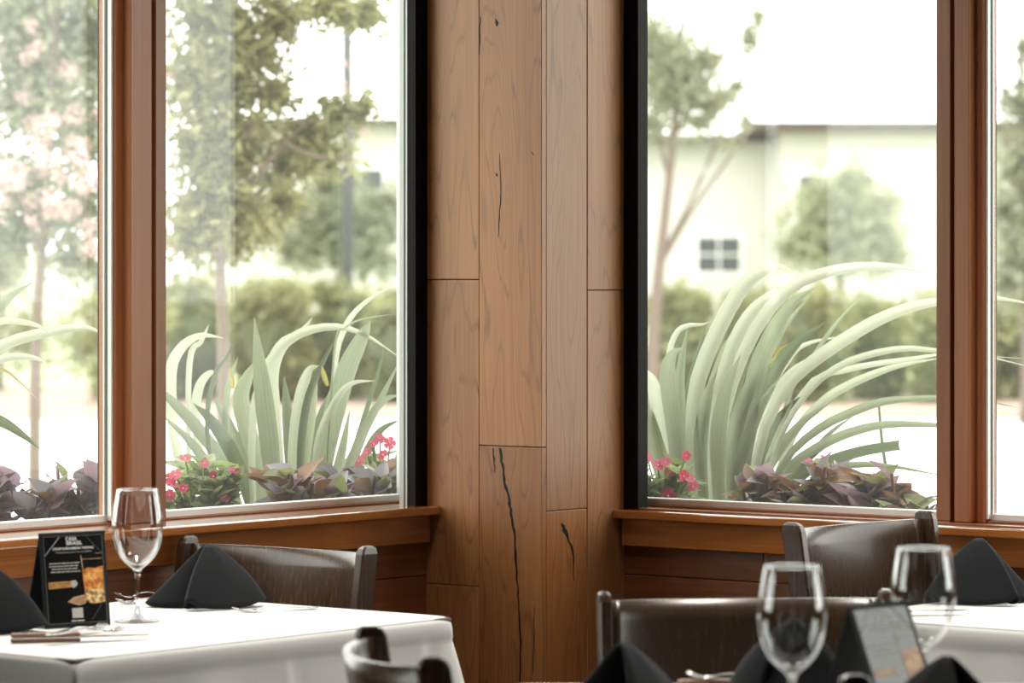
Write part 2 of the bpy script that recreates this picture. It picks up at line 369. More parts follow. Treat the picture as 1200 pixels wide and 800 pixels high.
crack(jag([(582,203,.6),(583,205,2.2),(584,207,.5)], 4), 'B')
# --- sills, aprons, window frames, glass
def sill(name, T, zs, end, mat, label, near):
    e = empty(name); tag(e, label, kind='structure')
    wbox('sill_board', T, -3.4, end, -.036, .125, zs-.017, zs, mat, e, .003, 2)
    wbox('apron', T, -3.4, end-.006, -.015, .02, zs-.069, zs-.0175, mat, e, .002, 2)
    return e
sill('trim_1', LW, ZS_L, -CU+.001, 'sill_wood', 'varnished wooden sill with apron board under the left windows', 0)
sill('trim_2', RW, ZS_R, -CV+.001, 'sill_wood_y', 'varnished wooden sill with apron board under the right windows', 0)
def aL(px, d): return on_v(px, d)[0]
def aR(px, d): return on_u(px, d)[0]
G = .107                                               # glass plane
def window(name, T, a0, a1, zs, label, side_lo, side_hi):
    """pane between a0 and a1 (a0<a1); side_* = material of the upright glazing bead"""
    w_ = empty(name); tag(w_, label, kind='structure')
    wbox('pane', T, a0+.002, a1-.002, G, G+.006, zs+.014, ZT-.01, 'window_glass', w_)
    wbox('bottom_rail', T, a0, a1, .096, .125, zs+.003, zs+.015, 'alu_light', w_, .001)
    wbox('glazing_stop', T, a0, a1, .088, .099, zs, zs+.0032, 'mullion_wood' , w_, .001)
    wbox('top_rail', T, a0, a1, .085, .125, ZT-.02, ZT, 'black_frame', w_)
    for a, m, s in ((a0, side_lo, 1), (a1, side_hi, -1)):
        if not m: continue
        wbox('glazing_bead', T, a, a+s*.004, .086, G-.001, zs+.006, ZT-.02, m, w_)
        wbox('gasket', T, a, a+s*.0055, .096, .101, zs+.013, ZT-.02, 'gasket', w_)
    return w_
def mullion(name, T, pos, zs, label):
    """pos: stop_a0, stop_a1, post0, post1, stop_b0, stop_b1 along the wall"""
    e = empty(name); tag(e, label, kind='structure')
    s0, s1, p0, p1, t0, t1 = pos
    wbox('backing', T, min(pos)+.002, max(pos)-.002, .1, .125, zs, ZT, 'gap_black', e)
    wbox('post', T, p0, p1, .064, .11, zs, ZT, 'mullion_wood', e, .002, 2, (1.15,1.15,1.15))
    wbox('stop', T, s0, s1, .084, .12, zs, ZT, 'mullion_wood', e, .001, 1, (1.3,1.15,1.0))
    wbox('stop', T, t0, t1, .084, .12, zs, ZT, 'mullion_wood', e, .001, 1, (.95,.95,.95))
    return e
# left wall
mL = [aL(133,.084), aL(144.5,.084), aL(153,.064), aL(178,.064), aL(182.5,.084), aL(195,.084)]
mullion('trim_3', LW, mL, ZS_L, 'reddish brown window mullion beside the pink blossoms')
mR = [aR(1155,.084), aR(1144,.084), aR(1136,.064), aR(1118,.064), aR(1113.5,.084), aR(1097,.084)]
mullion('trim_4', RW, mR, ZS_R, 'reddish brown window mullion right of the tall strap-leaf plant')
jl = -CU+.06; jr = -CV+.06
bl = empty('trim_5'); tag(bl, 'black window jamb left of the wooden column', kind='structure')
wbox('jamb', LW, -CU-.034, .03, -.002, .020, ZS_L-.01, ZT, 'black_frame', bl, .001); wbox('jamb_frame', LW, -CU-.032, .03, .020, .040, ZS_L, ZT, 'alu', bl); wbox('jamb_bead', LW, -CU-.033, -CU+.01, .026, .029, ZS_L, ZT, 'gasket', bl); wbox('jamb_back', LW, jl, .03, .04, .125, ZS_L, ZT, 'alu_light', bl)
br = empty('trim_6'); tag(br, 'black window jamb right of the wooden column', kind='structure')
wbox('jamb', RW, -CV-.034, .03, -.002, .030, ZS_R-.01, ZT, 'black_frame', br, .001); wbox('jamb_back', RW, jr, .03, .030, .125, ZS_R, ZT, 'black_frame', br)
window('window_1', LW, WE, mL[0], ZS_L, 'left wall window pane beside the pink blossoming tree', None, 'alu_light')
window('window_2', LW, mL[5], jl, ZS_L, 'window pane left of the wooden column', None, 'alu_light')
window('window_3', RW, mR[5], jr, ZS_R, 'window pane right of the wooden column', None, None)
window('window_4', RW, WE, mR[0], ZS_R, 'right wall window pane at the right edge', None, 'alu_light')
# daylight portals help the renderer find the window openings (they emit nothing themselves)
def portal(loc, rot, sx, sy):
    l = bpy.data.lights.new('window_portal', 'AREA'); l.shape = 'RECTANGLE'; l.size = sx; l.size_y = sy; l.cycles.is_portal = True
    o = bpy.data.objects.new('window_portal', l); o.location = loc; o.rotation_euler = rot; COL.objects.link(o)
portal((-.9,.3,1.7), (-math.pi/2,0,0), 1.8, 1.8); portal((.3,-.9,1.7), (math.pi/2,0,math.pi/2), 1.8, 1.8)
portal((-3.95,.3,1.7), (-math.pi/2,0,0), 2.1, 1.8); portal((.3,-3.95,1.7), (math.pi/2,0,math.pi/2), 2.1, 1.8)
def added_ceiling_light(u, v, side, W_=15):  # unseen fill lamp, added to brighten the cloths and the room
    e = empty('added_ceiling_light', (u, v, ZC)); tag(e, 'added unseen downlight above the table at the '+side+' window', 'added fill light', 'added ceiling fill lights')
    lathe('trim_ring', [(.20,-.0),(.225,-.0),(.225,-.012),(.205,-.016),(.20,-.004)], 'white_paint', e, 32, loc=(u, v, ZC))
    l = bpy.data.lights.new('downlight', 'AREA'); l.shape = 'DISK'; l.size = .38; l.energy = W_; l.color = (1,.92,.82); l.spread = 1.5
    o = bpy.data.objects.new('downlight', l); o.location = (u, v, ZC-.006); link(o, e)
added_ceiling_light(-1.55, -.75, 'left', 8.5); added_ceiling_light(-.75, -1.85, 'right', 8.5)
for nm, T, lb in (('window_5', LW, 'wide added window pane, out of view further along the left wall'), ('window_6', RW, 'wide window pane further along the right wall')):
    w_ = empty(nm); tag(w_, lb, kind='structure'); wbox('pane', T, -5.0, -2.9, G, G+.006, .85, ZT, 'window_glass', w_); wbox('sill_board', T, -5.0, -2.9, -.03, .125, .838, .853, 'mullion_wood', w_)  # unseen panes; left one added for fill, right one read off a sign's reflection
# ------------------------------------------------------------------ outdoors: ground, beds
gd = mesh('ground', [cam_xz(-140,-60,-.02), cam_xz(140,-60,-.02), cam_xz(140,300,-.02), cam_xz(-140,300,-.02)], [(0,1,2,3)], 'lawn'); tag(gd, 'green ground around the buildings', kind='structure')
def slab(name, X0, X1, Z0, Z1, z0, z1, mat, label):
    o = box(name, (X0,Z0,z0), (X1,Z1,z1), mat); c = o.location.copy(); o.location = cam_xz(c.x, c.y, c.z); o.rotation_euler = (0,0,AZ); tag(o, label, kind='structure'); return o
slab('road', -60, 60, 9.6, 33.2, -.02, 0, 'concrete', 'bright pale concrete drive outside the windows')
slab('mulch_strip', -60, 60, 33.2, 41, -.02, .03, 'mulch', 'brown mulch strip in front of the hedge')
bed = bmesh.new(); boxbm(bed, (-6,.2,0), (1.7,1.5,.745)); boxbm(bed, (.2,-6,0), (1.7,.2,.745))
bed = bmobj('planting_ground', bed, 'soil'); tag(bed, 'raised soil bed outside the windows', kind='structure')
# ------------------------------------------------------------------ far buildings
def camgroup(name, X, Z):
    return empty(name, cam_xz(X, Z, 0), AZ)
def fbox(name, e, X0, X1, Y0, Y1, z0, z1, mat, parent=None):
    """box in the frame of e (X right, Y away from the photographer)"""
    lo = Vector((X0, Y0, z0)); hi = Vector((X1, Y1, z1)); c = (lo+hi)/2; bm = bmesh.new(); boxbm(bm, lo-c, hi-c)
    o = bmobj(name, bm, mat); m = e.matrix_basis @ Matrix.Translation(c); o.matrix_basis = m
    par = parent or e; o.parent = par; o.matrix_parent_inverse = parent_world(par).inverted(); return o
def fwindow(e, X0, X1, z0, z1, Y, nx=2, nz=2, frame=.07, fm='white_paint'):
    w_ = fbox('window_frame', e, X0-frame, X1+frame, Y-.06, Y+.02, z0-frame, z1+frame, fm)
    gx = (X1-X0)/nx; gz = (z1-z0)/nz; b_ = .026
    for i in range(nx):
        for k in range(nz):
            fbox('window_pane', e, X0+i*gx+b_, X0+(i+1)*gx-b_, Y-.08, Y-.03, z0+k*gz+b_, z0+(k+1)*gz-b_, 'dark_pane', w_)
    return w_
def pxX(px, Z): return (px-600)/F*Z
Zb = 90.0; e = camgroup('stucco_house', pxX(985, Zb), Zb); ox = pxX(985, Zb)
def bx(px): return pxX(px, Zb)-ox
def bz(py): return zrow(py, Zb)
fbox('wall', e, bx(914), bx(1330), 0, 9, 0, bz(154), 'stucco')
fbox('wall', e, bx(690), bx(914), 1.6, 9, 0, bz(164), 'stucco_cool')
fbox('roof', e, bx(880), bx(1340), -.7, 9.6, bz(154), bz(143), 'roof_brown')
fbox('roof', e, bx(684), bx(912), .9, 9.6, bz(164), bz(159), 'roof_brown')
rf = bmesh.new(); v = [rf.verts.new(p) for p in ((bx(684),.9,bz(159)), (bx(885),.9,bz(159)), (bx(885),9.6,bz(140)), (bx(684),9.6,bz(140)))]; rf.faces.new(v)
rf.faces.new([rf.verts.new(p) for p in ((bx(684),.92,bz(159)-.02), (bx(684),9.6,bz(140)-.02), (bx(885),9.6,bz(140)-.02), (bx(885),.92,bz(159)-.02))])
o = bmobj('roof_slope', rf, 'roof_brown'); o.matrix_basis = e.matrix_basis.copy(); o.parent = e; o.matrix_parent_inverse = parent_world(e).inverted()
fwindow(e, bx(820), bx(873), bz(320), bz(276), 1.6)
fwindow(e, bx(934), bx(960), bz(262), bz(204), 0, 1, 2); fwindow(e, bx(970), bx(1026), bz(262), bz(203), 0, 2, 2)
tag(e, 'low white stucco house with flat brown roof edge beyond the hedge', 'house')
Zb2 = 75.0; e = camgroup('cream_house', pxX(430, Zb2), Zb2); ox = pxX(430, Zb2)
def bx(px): return pxX(px, Zb2)-ox
def bz(py): return zrow(py, Zb2)
e.rotation_euler = (0,0,AZ+.12)
fbox('wall', e, bx(250), bx(560), 0, 8, 0, bz(146), 'stucco')
fbox('roof', e, bx(240), bx(570), -.5, 8.5, bz(146), bz(139), 'roof_brown')
fwindow(e, bx(388), bx(450), bz(250), bz(197), 0, 2, 2, fm='white_paint')
fwindow(e, bx(300), bx(340), bz(250), bz(197), 0, 1, 2, fm='white_paint')
tag(e, 'cream house with grey windows behind the street lamp', 'house')
Zb3 = 70.0; e = camgroup('garden_wall', pxX(30, Zb3), Zb3); ox = pxX(30, Zb3)
def bx(px): return pxX(px, Zb3)-ox
def bz(py): return zrow(py, Zb3)
fbox('wall', e, bx(-160), bx(112), 0, .4, 0, bz(300), 'stucco'); fbox('coping', e, bx(-165), bx(118), -.1, .5, bz(300), bz(296), 'white_paint'); fbox('end_post', e, bx(112), bx(123), -.05, .45, 0, bz(310), 'lamp_metal')
tag(e, 'bright pale boundary wall with dark end post behind the blossoms', 'wall')
# street lamp
Zl = 42.0; e = camgroup('street_lamp', pxX(407, Zl), Zl)
def lpt(x, y, z): return e.matrix_basis @ Vector((x, y, z))
tube('pole', [lpt(0,0,0), lpt(0,0,5.2)], [.07,.065], 'lamp_metal', e, 10)
tube('base', [lpt(0,0,0), lpt(0,0,.25)], [.11,.08], 'lamp_metal', e, 12)
tube('arm', [lpt(0,0,5.1), lpt(.25,0,5.3), lpt(.7,0,5.35)], [.03,.03,.03], 'lamp_metal', e, 8)
fbox('lamp_head', e, .6, 1.2, -.12, .12, 5.3, 5.42, 'lamp_metal')
tag(e, 'slim dark street lamp pole in front of the cream house', 'street lamp')
# ------------------------------------------------------------------ trees, shrubs, hedge
def leaf_cloud(name, pts, size, mat, parent, rnd, wid=(.32,.55)):
    """many small leaves in one mesh: each a kite of four corners folded at the midrib"""
    vs_, fs = [], []
    for p in pts:
        L = size*rnd.uniform(.6, 1.3); Wd = L*rnd.uniform(*wid)
        a = Vector((rnd.gauss(0,1), rnd.gauss(0,1), rnd.gauss(-.3,.8))).normalized()
        n = Vector((rnd.gauss(0,1), rnd.gauss(0,1), rnd.gauss(.4,1))); s = a.cross(n).normalized(); n = s.cross(a)
        i = len(vs_); p = Vector(p)
        vs_ += [p, p+a*L*.45+s*Wd*.5+n*Wd*.15, p+a*L, p+a*L*.45-s*Wd*.5+n*Wd*.15]
        fs += [(i, i+1, i+2), (i, i+2, i+3)]
    o = mesh(name, vs_, fs, mat, parent); o['kind'] = 'stuff'; return o
def blob_pts(c, r, n, rnd, shell=.55):
    out = []
    c = Vector(c)
    for _ in range(n):
        d = Vector((rnd.gauss(0,1), rnd.gauss(0,1), rnd.gauss(0,1))).normalized()
        q = rnd.uniform(shell, 1)**.6 if shell > 0 else min(1.5, abs(rnd.gauss(0, .78))); out.append(c+Vector((d.x*r[0], d.y*r[1], d.z*r[2]))*q)
    return out
def tree(name, label, Z, base_px, trunks, blobs, leaf, mat, seed, n_per, group=None, cat='tree', bl=None, thick=.028):
    rnd = random.Random(seed); e = empty(name, cam_xz(pxX(base_px, Z), Z, 0), AZ)
    for t in trunks:
        pts = [at(px, py, Z+dz) if py is not None else cam_xz(pxX(px, Z), Z, 0) for px, py, dz in t]
        m = len(pts)*3; sp = spline(pts, m); tube('trunk' if t is trunks[0] else 'branch', sp, [thick*(1-.75*i/(m-1))*(1 if t is trunks[0] else .36) for i in range(m)], 'bark', e)
    pts = []
    for px, py, dz, rpx, rpy in blobs:
        r = rpx*Z/F; c = at(px, py, Z+dz); pts += blob_pts(c, (r, r, rpy*Z/F), max(60, int(n_per*2.8*rpx*rpy/1600)), rnd, 0)
    leaf_cloud('crown', pts, leaf, mat, e, rnd, (.24,.40))
    if bl:
        for px, py, dz, r in bl:
            c = at(px, py, Z+dz); pp = blob_pts(c, (r*Z/F,)*3, 46, rnd, .2)
            q = leaf_cloud('blossom', pp, .5*r*Z/F, 'blossom', e, rnd)
    tag(e, label, cat, group); return e
# pink crape myrtle at the left
rb = random.Random(11)
bl = [(rb.uniform(-20,122), rb.gauss(200,70), rb.uniform(-.6,-.2), rb.uniform(8,13)) for _ in range(48)]
bl += [(20,210,-.5,13),(52,145,-.5,12),(88,135,-.4,13),(92,185,-.5,15),(60,190,-.4,14),(95,210,-.5,16),(105,265,-.3,14),(48,185,-.5,12),(14,215,-.4,12),(108,290,-.3,15),(85,85,-.3,11),(60,235,-.4,12)]
tree('blossom_tree', 'crape myrtle covered in pink blossom seen through the left pane', 15, 40,
     [[(40,None,0),(42,420,0),(50,280,0),(60,120,0),(66,-60,0)], [(50,280,0),(95,160,.2),(120,40,.2)], [(48,300,0),(10,180,-.2),(-30,60,-.2)]],
     [(30,20,.3,80,70),(100,40,.2,50,60),(30,120,.3,70,60),(95,150,0,55,70),(20,215,.2,55,50),(95,245,0,40,45),(60,70,.5,90,70),(60,-60,0,120,80),(15,275,.2,45,35),(92,300,.1,36,34),(50,250,.3,40,40),(-10,320,.3,30,30)], .055, 'tree_leaf_grey', 21, 260, bl=bl)
bl = [(400,100,-.2,9),(345,105,0,8),(362,112,0,8),(405,75,0,7),(330,70,.1,7),(430,160,0,8),(310,195,0,7),(200,180,0,9),(198,90,0,9),(203,292,0,10),(385,108,0,7),(425,155,0,7)]
tree('leafy_tree', 'olive green tree with a few pink blossoms behind the left table glass', 13, 250,
     [[(262,None,0),(262,420,0),(258,300,0),(262,120,0),(250,-60,0)], [(260,260,0),(330,170,0),(410,110,0)], [(260,200,0),(310,120,0),(350,20,0)], [(260,180,0),(215,100,0)], [(330,165,0),(375,185,-.1),(415,180,-.1)]],
     [(245,20,0,60,50),(225,100,.2,45,50),(270,90,0,50,60),(240,170,0,50,60),(280,170,.2,40,50),(235,245,0,45,45),(275,240,0,38,40),(300,60,.2,35,35),(330,20,.1,45,30),(385,5,-.3,42,18),(425,15,-.3,35,20),(365,160,.1,40,30),(340,190,.2,32,26),(395,130,0,24,22),(320,110,0,28,25),(380,185,0,30,20),(425,125,0,18,18),(250,-70,0,140,60),(222,278,.1,34,28),(268,285,.2,36,24),(305,265,.3,30,22),(330,235,.4,26,20)],
     .055, 'tree_leaf', 22, 260, bl=bl)
tree('slender_tree', 'slender multi-stem tree right of the column in front of the white house', 27, 770,
     [[(764,None,0),(764,420,0),(772,320,0),(785,200,0),(796,90,0),(800,-20,0)], [(775,300,.1),(800,255,.1),(830,190,.2),(860,120,.2),(885,40,.2)], [(758,None,0),(750,330,0),(752,230,0),(756,120,0)], [(785,215,0),(770,150,0),(762,70,0)], [(790,160,0),(830,90,0),(858,40,0)], [(768,320,0),(815,240,0),(858,180,0),(882,140,0)]],
     [(785,60,0,45,40),(775,110,.2,40,45),(805,115,0,40,35),(765,145,0,30,30),(830,70,0,28,28),(845,115,.1,24,18),(878,45,0,17,35),(890,20,0,14,22),(820,145,0,26,18),(872,140,0,10,20),(760,40,0,34,40),(865,100,0,13,20),(850,165,0,14,10),(800,85,.1,55,55),(770,70,0,45,60),(835,125,0,34,30)],
     .055, 'tree_leaf_pale', 23, 420, thick=.055)
tree('round_shrub', 'rounded grey-green tree against the white house wall', 58, 985,
     [[(985,None,0),(985,330,0),(985,240,0)]],
     [(985,260,0,58,45),(990,220,0,38,26),(955,275,0,34,36),(1025,270,0,34,38),(985,295,0,62,30),(1000,203,0,18,12),(950,235,.3,16,14),(1035,235,.3,18,14),(1045,300,0,22,16),(930,290,0,18,16)], .2, 'tree_leaf_pale', 24, 300, thick=.12)
tree('round_shrub', 'dark bushy tree behind the street lamp pole', 50, 400,
     [[(400,None,0),(400,330,0),(400,260,0)]],
     [(395,255,0,50,50),(365,275,0,34,36),(440,262,0,34,34),(385,215,0,26,22),(430,300,0,60,24),(345,290,0,30,24),(355,245,.2,16,14),(455,235,0,16,14)], .18, 'tree_leaf_grey', 25, 300, thick=.12)
tree('feathery_tree', 'loose green tree at the right edge behind the mullion', 32, 1200,
     [[(1205,None,0),(1205,420,0),(1204,250,0),(1198,120,0),(1196,30,0)], [(1204,250,0),(1180,170,0),(1172,90,0)]],
     [(1200,200,0,44,60),(1195,300,0,44,60),(1188,120,0,22,40),(1230,130,0,50,80),(1180,250,0,26,50),(1200,60,0,10,35),(1175,330,0,25,35)], .10, 'tree_leaf_grey', 26, 200, thick=.08)
tree('background_shrub', 'pale green shrub in the corner of the left pane', 40, 10,
     [[(0,None,0),(0,400,0),(5,330,0)]],
     [(0,310,0,40,40),(30,395,0,40,40),(100,405,0,40,45),(-30,380,0,40,60)], .12, 'hedge_leaf', 27, 230, cat='shrub', thick=.05)
# hedge of single juniper bushes, each one a thing
rh = random.Random(31)
hed = [(150,352,66,'beside the red-brown left mullion'),(232,330,62,'behind the left end of the strap plant'),(318,326,66,'between the left mullion and the lamp pole'),(398,330,60,'below the street lamp pole'),(470,338,60,'at the black jamb left of the column'),
       (560,340,60,None),(800,338,60,'right of the slender tree trunk'),(880,345,56,'below the four-pane house window'),(950,340,60,'below the round grey-green tree'),(1030,352,60,'left of the right-hand mullion'),(1110,350,56,'behind the right-hand mullion'),(1190,352,56,'at the right edge of the photo')]
for i, (px, py, r, where) in enumerate(hed):
    if where is None: continue
    Z = 37+(.55 if i % 2 else -.55); e = empty('juniper_bush', cam_xz(pxX(px, Z), Z, .02), AZ)
    top = zrow(py, Z); pts = []
    for k in range(34):
        h = rh.uniform(.12, top-.08+rh.uniform(-.1,.1)); x = px+rh.uniform(-r*.42, r*.42); c = at(x, HZ+(ZE-h)*F/Z, Z+rh.uniform(-.35,.35)); q = rh.uniform(.10,.27)
        pts += blob_pts(c, (q*1.1, q, q*.75), 150, rh, .5)
    pts = [p for p in pts if p.z > .03]
    leaf_cloud('foliage', pts, .13, 'hedge_leaf', e, rh)
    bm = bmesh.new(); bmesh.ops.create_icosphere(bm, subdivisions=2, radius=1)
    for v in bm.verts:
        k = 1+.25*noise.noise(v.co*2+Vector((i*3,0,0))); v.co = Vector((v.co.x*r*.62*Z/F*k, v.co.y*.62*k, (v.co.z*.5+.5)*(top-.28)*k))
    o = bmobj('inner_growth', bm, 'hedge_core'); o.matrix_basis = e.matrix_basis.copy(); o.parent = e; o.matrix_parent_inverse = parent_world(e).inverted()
    for s in (-.15, .1): tube('stem', [e.matrix_basis @ Vector((s,0,-.02)), e.matrix_basis @ Vector((s*2,0,top*.6))], [.03,.012], 'bark', e, 6)
    tag(e, 'juniper hedge bush '+where, 'hedge bush', 'junipers of the hedge')
# ------------------------------------------------------------------ strap-leaf plants at the windows
rp = random.Random(41)
def blade(parent, pts, wpx, Z0, dz, mat, blunt=False, twist=None):
    """one strap leaf: traced spine with its own depth, channelled cross-section, long taper"""
    n = 18; P = spline([(x, y, 0) for x, y in pts], n); tot = n-1; tw = rp.uniform(-.5,.5) if twist is None else twist
    side = rp.uniform(-.05,.05); spine = [at(p.x, p.y, Z0+dz*(i/tot)**1.4+side) for i, p in enumerate(P)]
    vs_, fs, uv = [], [], []; wd = wpx*Z0/F
    for i in range(n):
        s = i/tot; t = (spine[min(i+1,tot)]-spine[max(i-1,0)]).normalized()
        vd = Vector((WX, WY, 0)); a = t.cross(vd).normalized(); nrm = a.cross(t).normalized(); q = tw*(1-.6*s)
        a2 = a*math.cos(q)+nrm*math.sin(q); n2 = nrm*math.cos(q)-a*math.sin(q)
        k = min(1, .62+s*1.2) if s < .4 else 1.0
        if blunt: k *= 1-.25*s
        else: k *= max(.03, 1-max(0, (s-.42)/.58)**1.7)
        for j, (x, y) in enumerate(((-.5,-.13),(-.26,.0),(0,.07),(.26,0),(.5,-.13))):
            vs_.append(spine[i]+a2*x*wd*k*1.05+n2*y*wd*k*1.6); uv.append((j/4, s))
    for i in range(n-1):
        for j in range(4): fs.append((i*5+j, i*5+j+1, i*5+j+6, i*5+j+5))
    return mesh('leaf', vs_, fs, mat, parent, True, uvs=uv)
def strap_plant(label, bpx, bpy_, Z, blades):
    b_ = at(bpx, bpy_, Z); e = empty('strap_leaf_plant', (b_.x, b_.y, .745))
    tag(e, label, 'plant', 'strap-leaf plants outside the windows')
    tube('crown_base', [Vector((b_.x,b_.y,.70)), Vector((b_.x,b_.y,.80))], [.07,.045], 'strap_dark', e, 10)
    for bl_ in blades:
        pts, wd = bl_[0], bl_[1]; m = {'p': 'strap_pale', 'd': 'strap_dark', 'y': 'strap_yellow', '': 'strap'}[bl_[2] if len(bl_) > 2 else '']
        z = bl_[3] if len(bl_) > 3 else rp.uniform(-.10,.10)
        blade(e, pts, wd, Z+z, rp.uniform(-.12,.12), m, blunt=len(bl_) > 4)
    return e
strap_plant('pale green strap-leaf plant in the window left of the column', 335, 600, 7.62, [
 ([(322,612),(317,540),(309,470),(303,420),(298,372)],22,'',-.08), ([(298,612),(295,520),(302,460),(320,418),(345,394),(375,384),(405,384),(435,396),(470,420)],11,'p',-.12),
 ([(332,612),(323,500),(318,440),(330,405),(352,390),(366,372)],16,'p',-.02), ([(372,612),(385,520),(405,440),(425,395),(434,376)],24,'',-.05),
 ([(355,612),(352,540),(360,470),(378,425),(396,392)],9,'d',-.1), ([(348,612),(345,540),(352,470),(362,435),(374,428)],15,'p',0), ([(384,452),(380,440),(377,428)],6,'y',-.09),
 ([(400,612),(415,530),(430,480),(445,430),(454,390)],6,'d'), ([(385,612),(420,520),(440,480),(470,420)],11,''), ([(392,612),(430,500),(450,470),(470,462)],10,''),
 ([(395,615),(425,540),(445,505),(470,491)],10,'d'), ([(375,605),(393,430),(403,388),(417,365),(440,346),(472,331)],7,'p'), ([(380,600),(392,410),(405,384),(428,373),(470,367)],2.6,''),
 ([(285,612),(262,545),(230,500),(200,468),(185,455)],15,''), ([(300,612),(280,545),(250,495),(226,472)],17,'d'), ([(305,612),(288,545),(265,490),(250,465)],15,''),
 ([(280,612),(255,565),(225,520),(190,486)],13,''), ([(265,612),(235,560),(212,545),(185,540)],12,''), ([(255,612),(225,582),(188,560)],10,'d'),
 ([(315,612),(295,520),(282,470),(290,442),(298,424)],20,''), ([(230,612),(206,520),(200,440),(212,408),(235,393),(262,396)],13,'p'), ([(245,612),(230,500),(233,455),(246,437),(256,438)],11,'p'),  # the two pale blades copy the plant's ghost reflection in the pane
 ([(258,612),(243,500),(252,440),(265,420),(276,394)],6,'d'), ([(262,612),(265,480),(272,440),(279,418)],8,''), ([(222,600),(222,430),(236,400),(245,380)],7,'p'), ([(273,455),(272,445),(270,432)],5,'y',-.1),  # the pale blade belongs to the same ghost reflection
 ([(340,612),(345,560),(355,500),(363,452)],13,''), ([(365,612),(372,520),(393,470),(412,449),(440,446)],9,'p'), ([(380,612),(400,560),(420,520),(440,470)],11,'p'), ([(398,612),(426,543),(445,534),(470,527)],8,''),
 ([(345,612),(340,540),(336,480),(333,440)],15,'d',.08), ([(360,612),(364,540),(376,490),(388,455)],14,'d',.1), ([(310,612),(300,560),(288,520),(276,490)],14,'d',.1), ([(375,612),(392,560),(402,520),(410,480)],12,'',.08),
 ([(352,612),(357,540),(366,480),(372,440)],12,'',.06)])
strap_plant('large arching strap-leaf plant in the window right of the column', 858, 600, 7.72, [
 ([(815,610),(812,520),(818,450),(845,381),(873,334),(896,317),(915,313),(932,321)],19,'p',-.05), ([(850,610),(845,520),(862,440),(893,375),(930,335),(975,318),(1020,312),(1060,314),(1088,321)],15,'p',-.1),
 ([(835,610),(838,500),(855,420),(878,370),(905,345),(927,337)],17,'p',-.03), ([(868,610),(872,520),(885,440),(905,390),(928,355),(955,336)],22,'',-.06), ([(838,610),(830,500),(850,430),(872,380),(889,343)],13,'',0),
 ([(825,610),(825,500),(845,420),(874,367)],13,'',.03), ([(795,610),(785,480),(783,420),(792,390),(806,381),(822,380),(832,377)],7,'p',-.05), ([(805,610),(798,500),(797,440),(806,382)],14,'',0),
 ([(815,610),(808,480),(818,420),(827,383)],12,'d',.05), ([(800,610),(790,500),(783,440),(788,416),(800,407)],19,'',-.06), ([(792,610),(771,536),(755,480),(744,445)],21,'',-.02), ([(790,610),(775,500),(766,450),(754,430)],18,'p',.05),
 ([(872,612),(895,505),(924,450),(957,420),(995,394),(1032,373),(1070,359),(1110,352),(1170,349),(1222,360)],15,'p',-.12), ([(885,612),(915,510),(950,455),(985,428),(1020,415),(1060,408),(1100,411),(1150,416),(1215,432)],8,'p',-.08),
 ([(880,612),(905,520),(950,448),(991,433),(1032,425),(1070,420),(1110,415),(1200,420)],7,'p',-.02), ([(890,612),(930,510),(965,470),(997,450),(1035,434),(1065,426),(1110,418)],10,'p',-.05),
 ([(888,612),(920,540),(957,504),(995,484),(1032,471),(1070,467),(1130,466),(1196,478)],10,'',-.14), ([(884,612),(920,551),(967,519),(1004,504),(1042,497),(1100,498),(1120,500)],11,'',-.11),
 ([(900,612),(939,556),(976,538),(1014,527),(1054,521)],15,'d',-.16,1), ([(925,612),(970,552),(999,545),(1042,546),(1110,558)],8,'',-.12), ([(865,612),(880,500),(905,440),(935,400),(968,377)],16,'d',-.02),
 ([(890,612),(922,470),(950,422),(971,390),(993,364),(1022,338)],6,''), ([(870,612),(895,480),(925,420),(948,402),(988,394)],7,'p'), ([(868,612),(890,500),(920,441),(965,410)],8,'p'), ([(860,612),(880,470),(915,390),(954,341)],9,'',.04),
 ([(845,612),(842,520),(850,460),(868,415)],19,'',-.1), ([(860,612),(858,520),(880,450),(908,418)],18,'',-.1), ([(880,612),(890,540),(915,490),(948,458)],16,'d',-.05), ([(900,615),(935,555),(970,510),(1002,486)],7,'d',-.08),
 ([(828,612),(822,530),(828,470),(842,430)],17,'',-.08), ([(855,612),(868,540),(890,480),(915,440)],15,'',-.06), ([(875,612),(900,550),(935,500),(975,470)],12,'',-.06), ([(848,612),(852,500),(868,440),(886,405)],15,'d',.08), ([(890,612),(925,560),(960,525),(1000,510)],12,'d',.02),
 ([(820,612),(805,540),(795,480),(790,450)],17,'d',.1), ([(865,612),(885,560),(905,520),(930,470)],16,'',.08), ([(903,430),(912,412),(925,402)],3,'y',-.1), ([(1030,475),(1034,520),(1044,585),(1046,612)],4,'d',.1), ([(780,612),(765,580),(748,560),(735,552)],12,'d',0)])
strap_plant('strap-leaf plant at the left edge beside the purple foliage', -110, 600, 7.2, [
 ([(-100,612),(-60,450),(0,360),(40,329)],14,''), ([(-90,612),(-60,430),(-10,380),(36,379),(62,392)],9,'p'), ([(-85,612),(-50,450),(0,406),(60,388),(100,384),(124,392)],13,'p',-.05), ([(-80,612),(-40,450),(0,421),(36,418),(60,428)],10,'p'),
 ([(-80,612),(-40,440),(0,432),(24,448),(42,466)],4,'y'), ([(-70,560),(-30,490),(0,494),(24,508),(47,526)],13,'d'), ([(-60,600),(-20,580),(0,586),(32,604)],15,'d',-.3), ([(-90,612),(-70,480),(-20,392),(10,372)],10,'')])
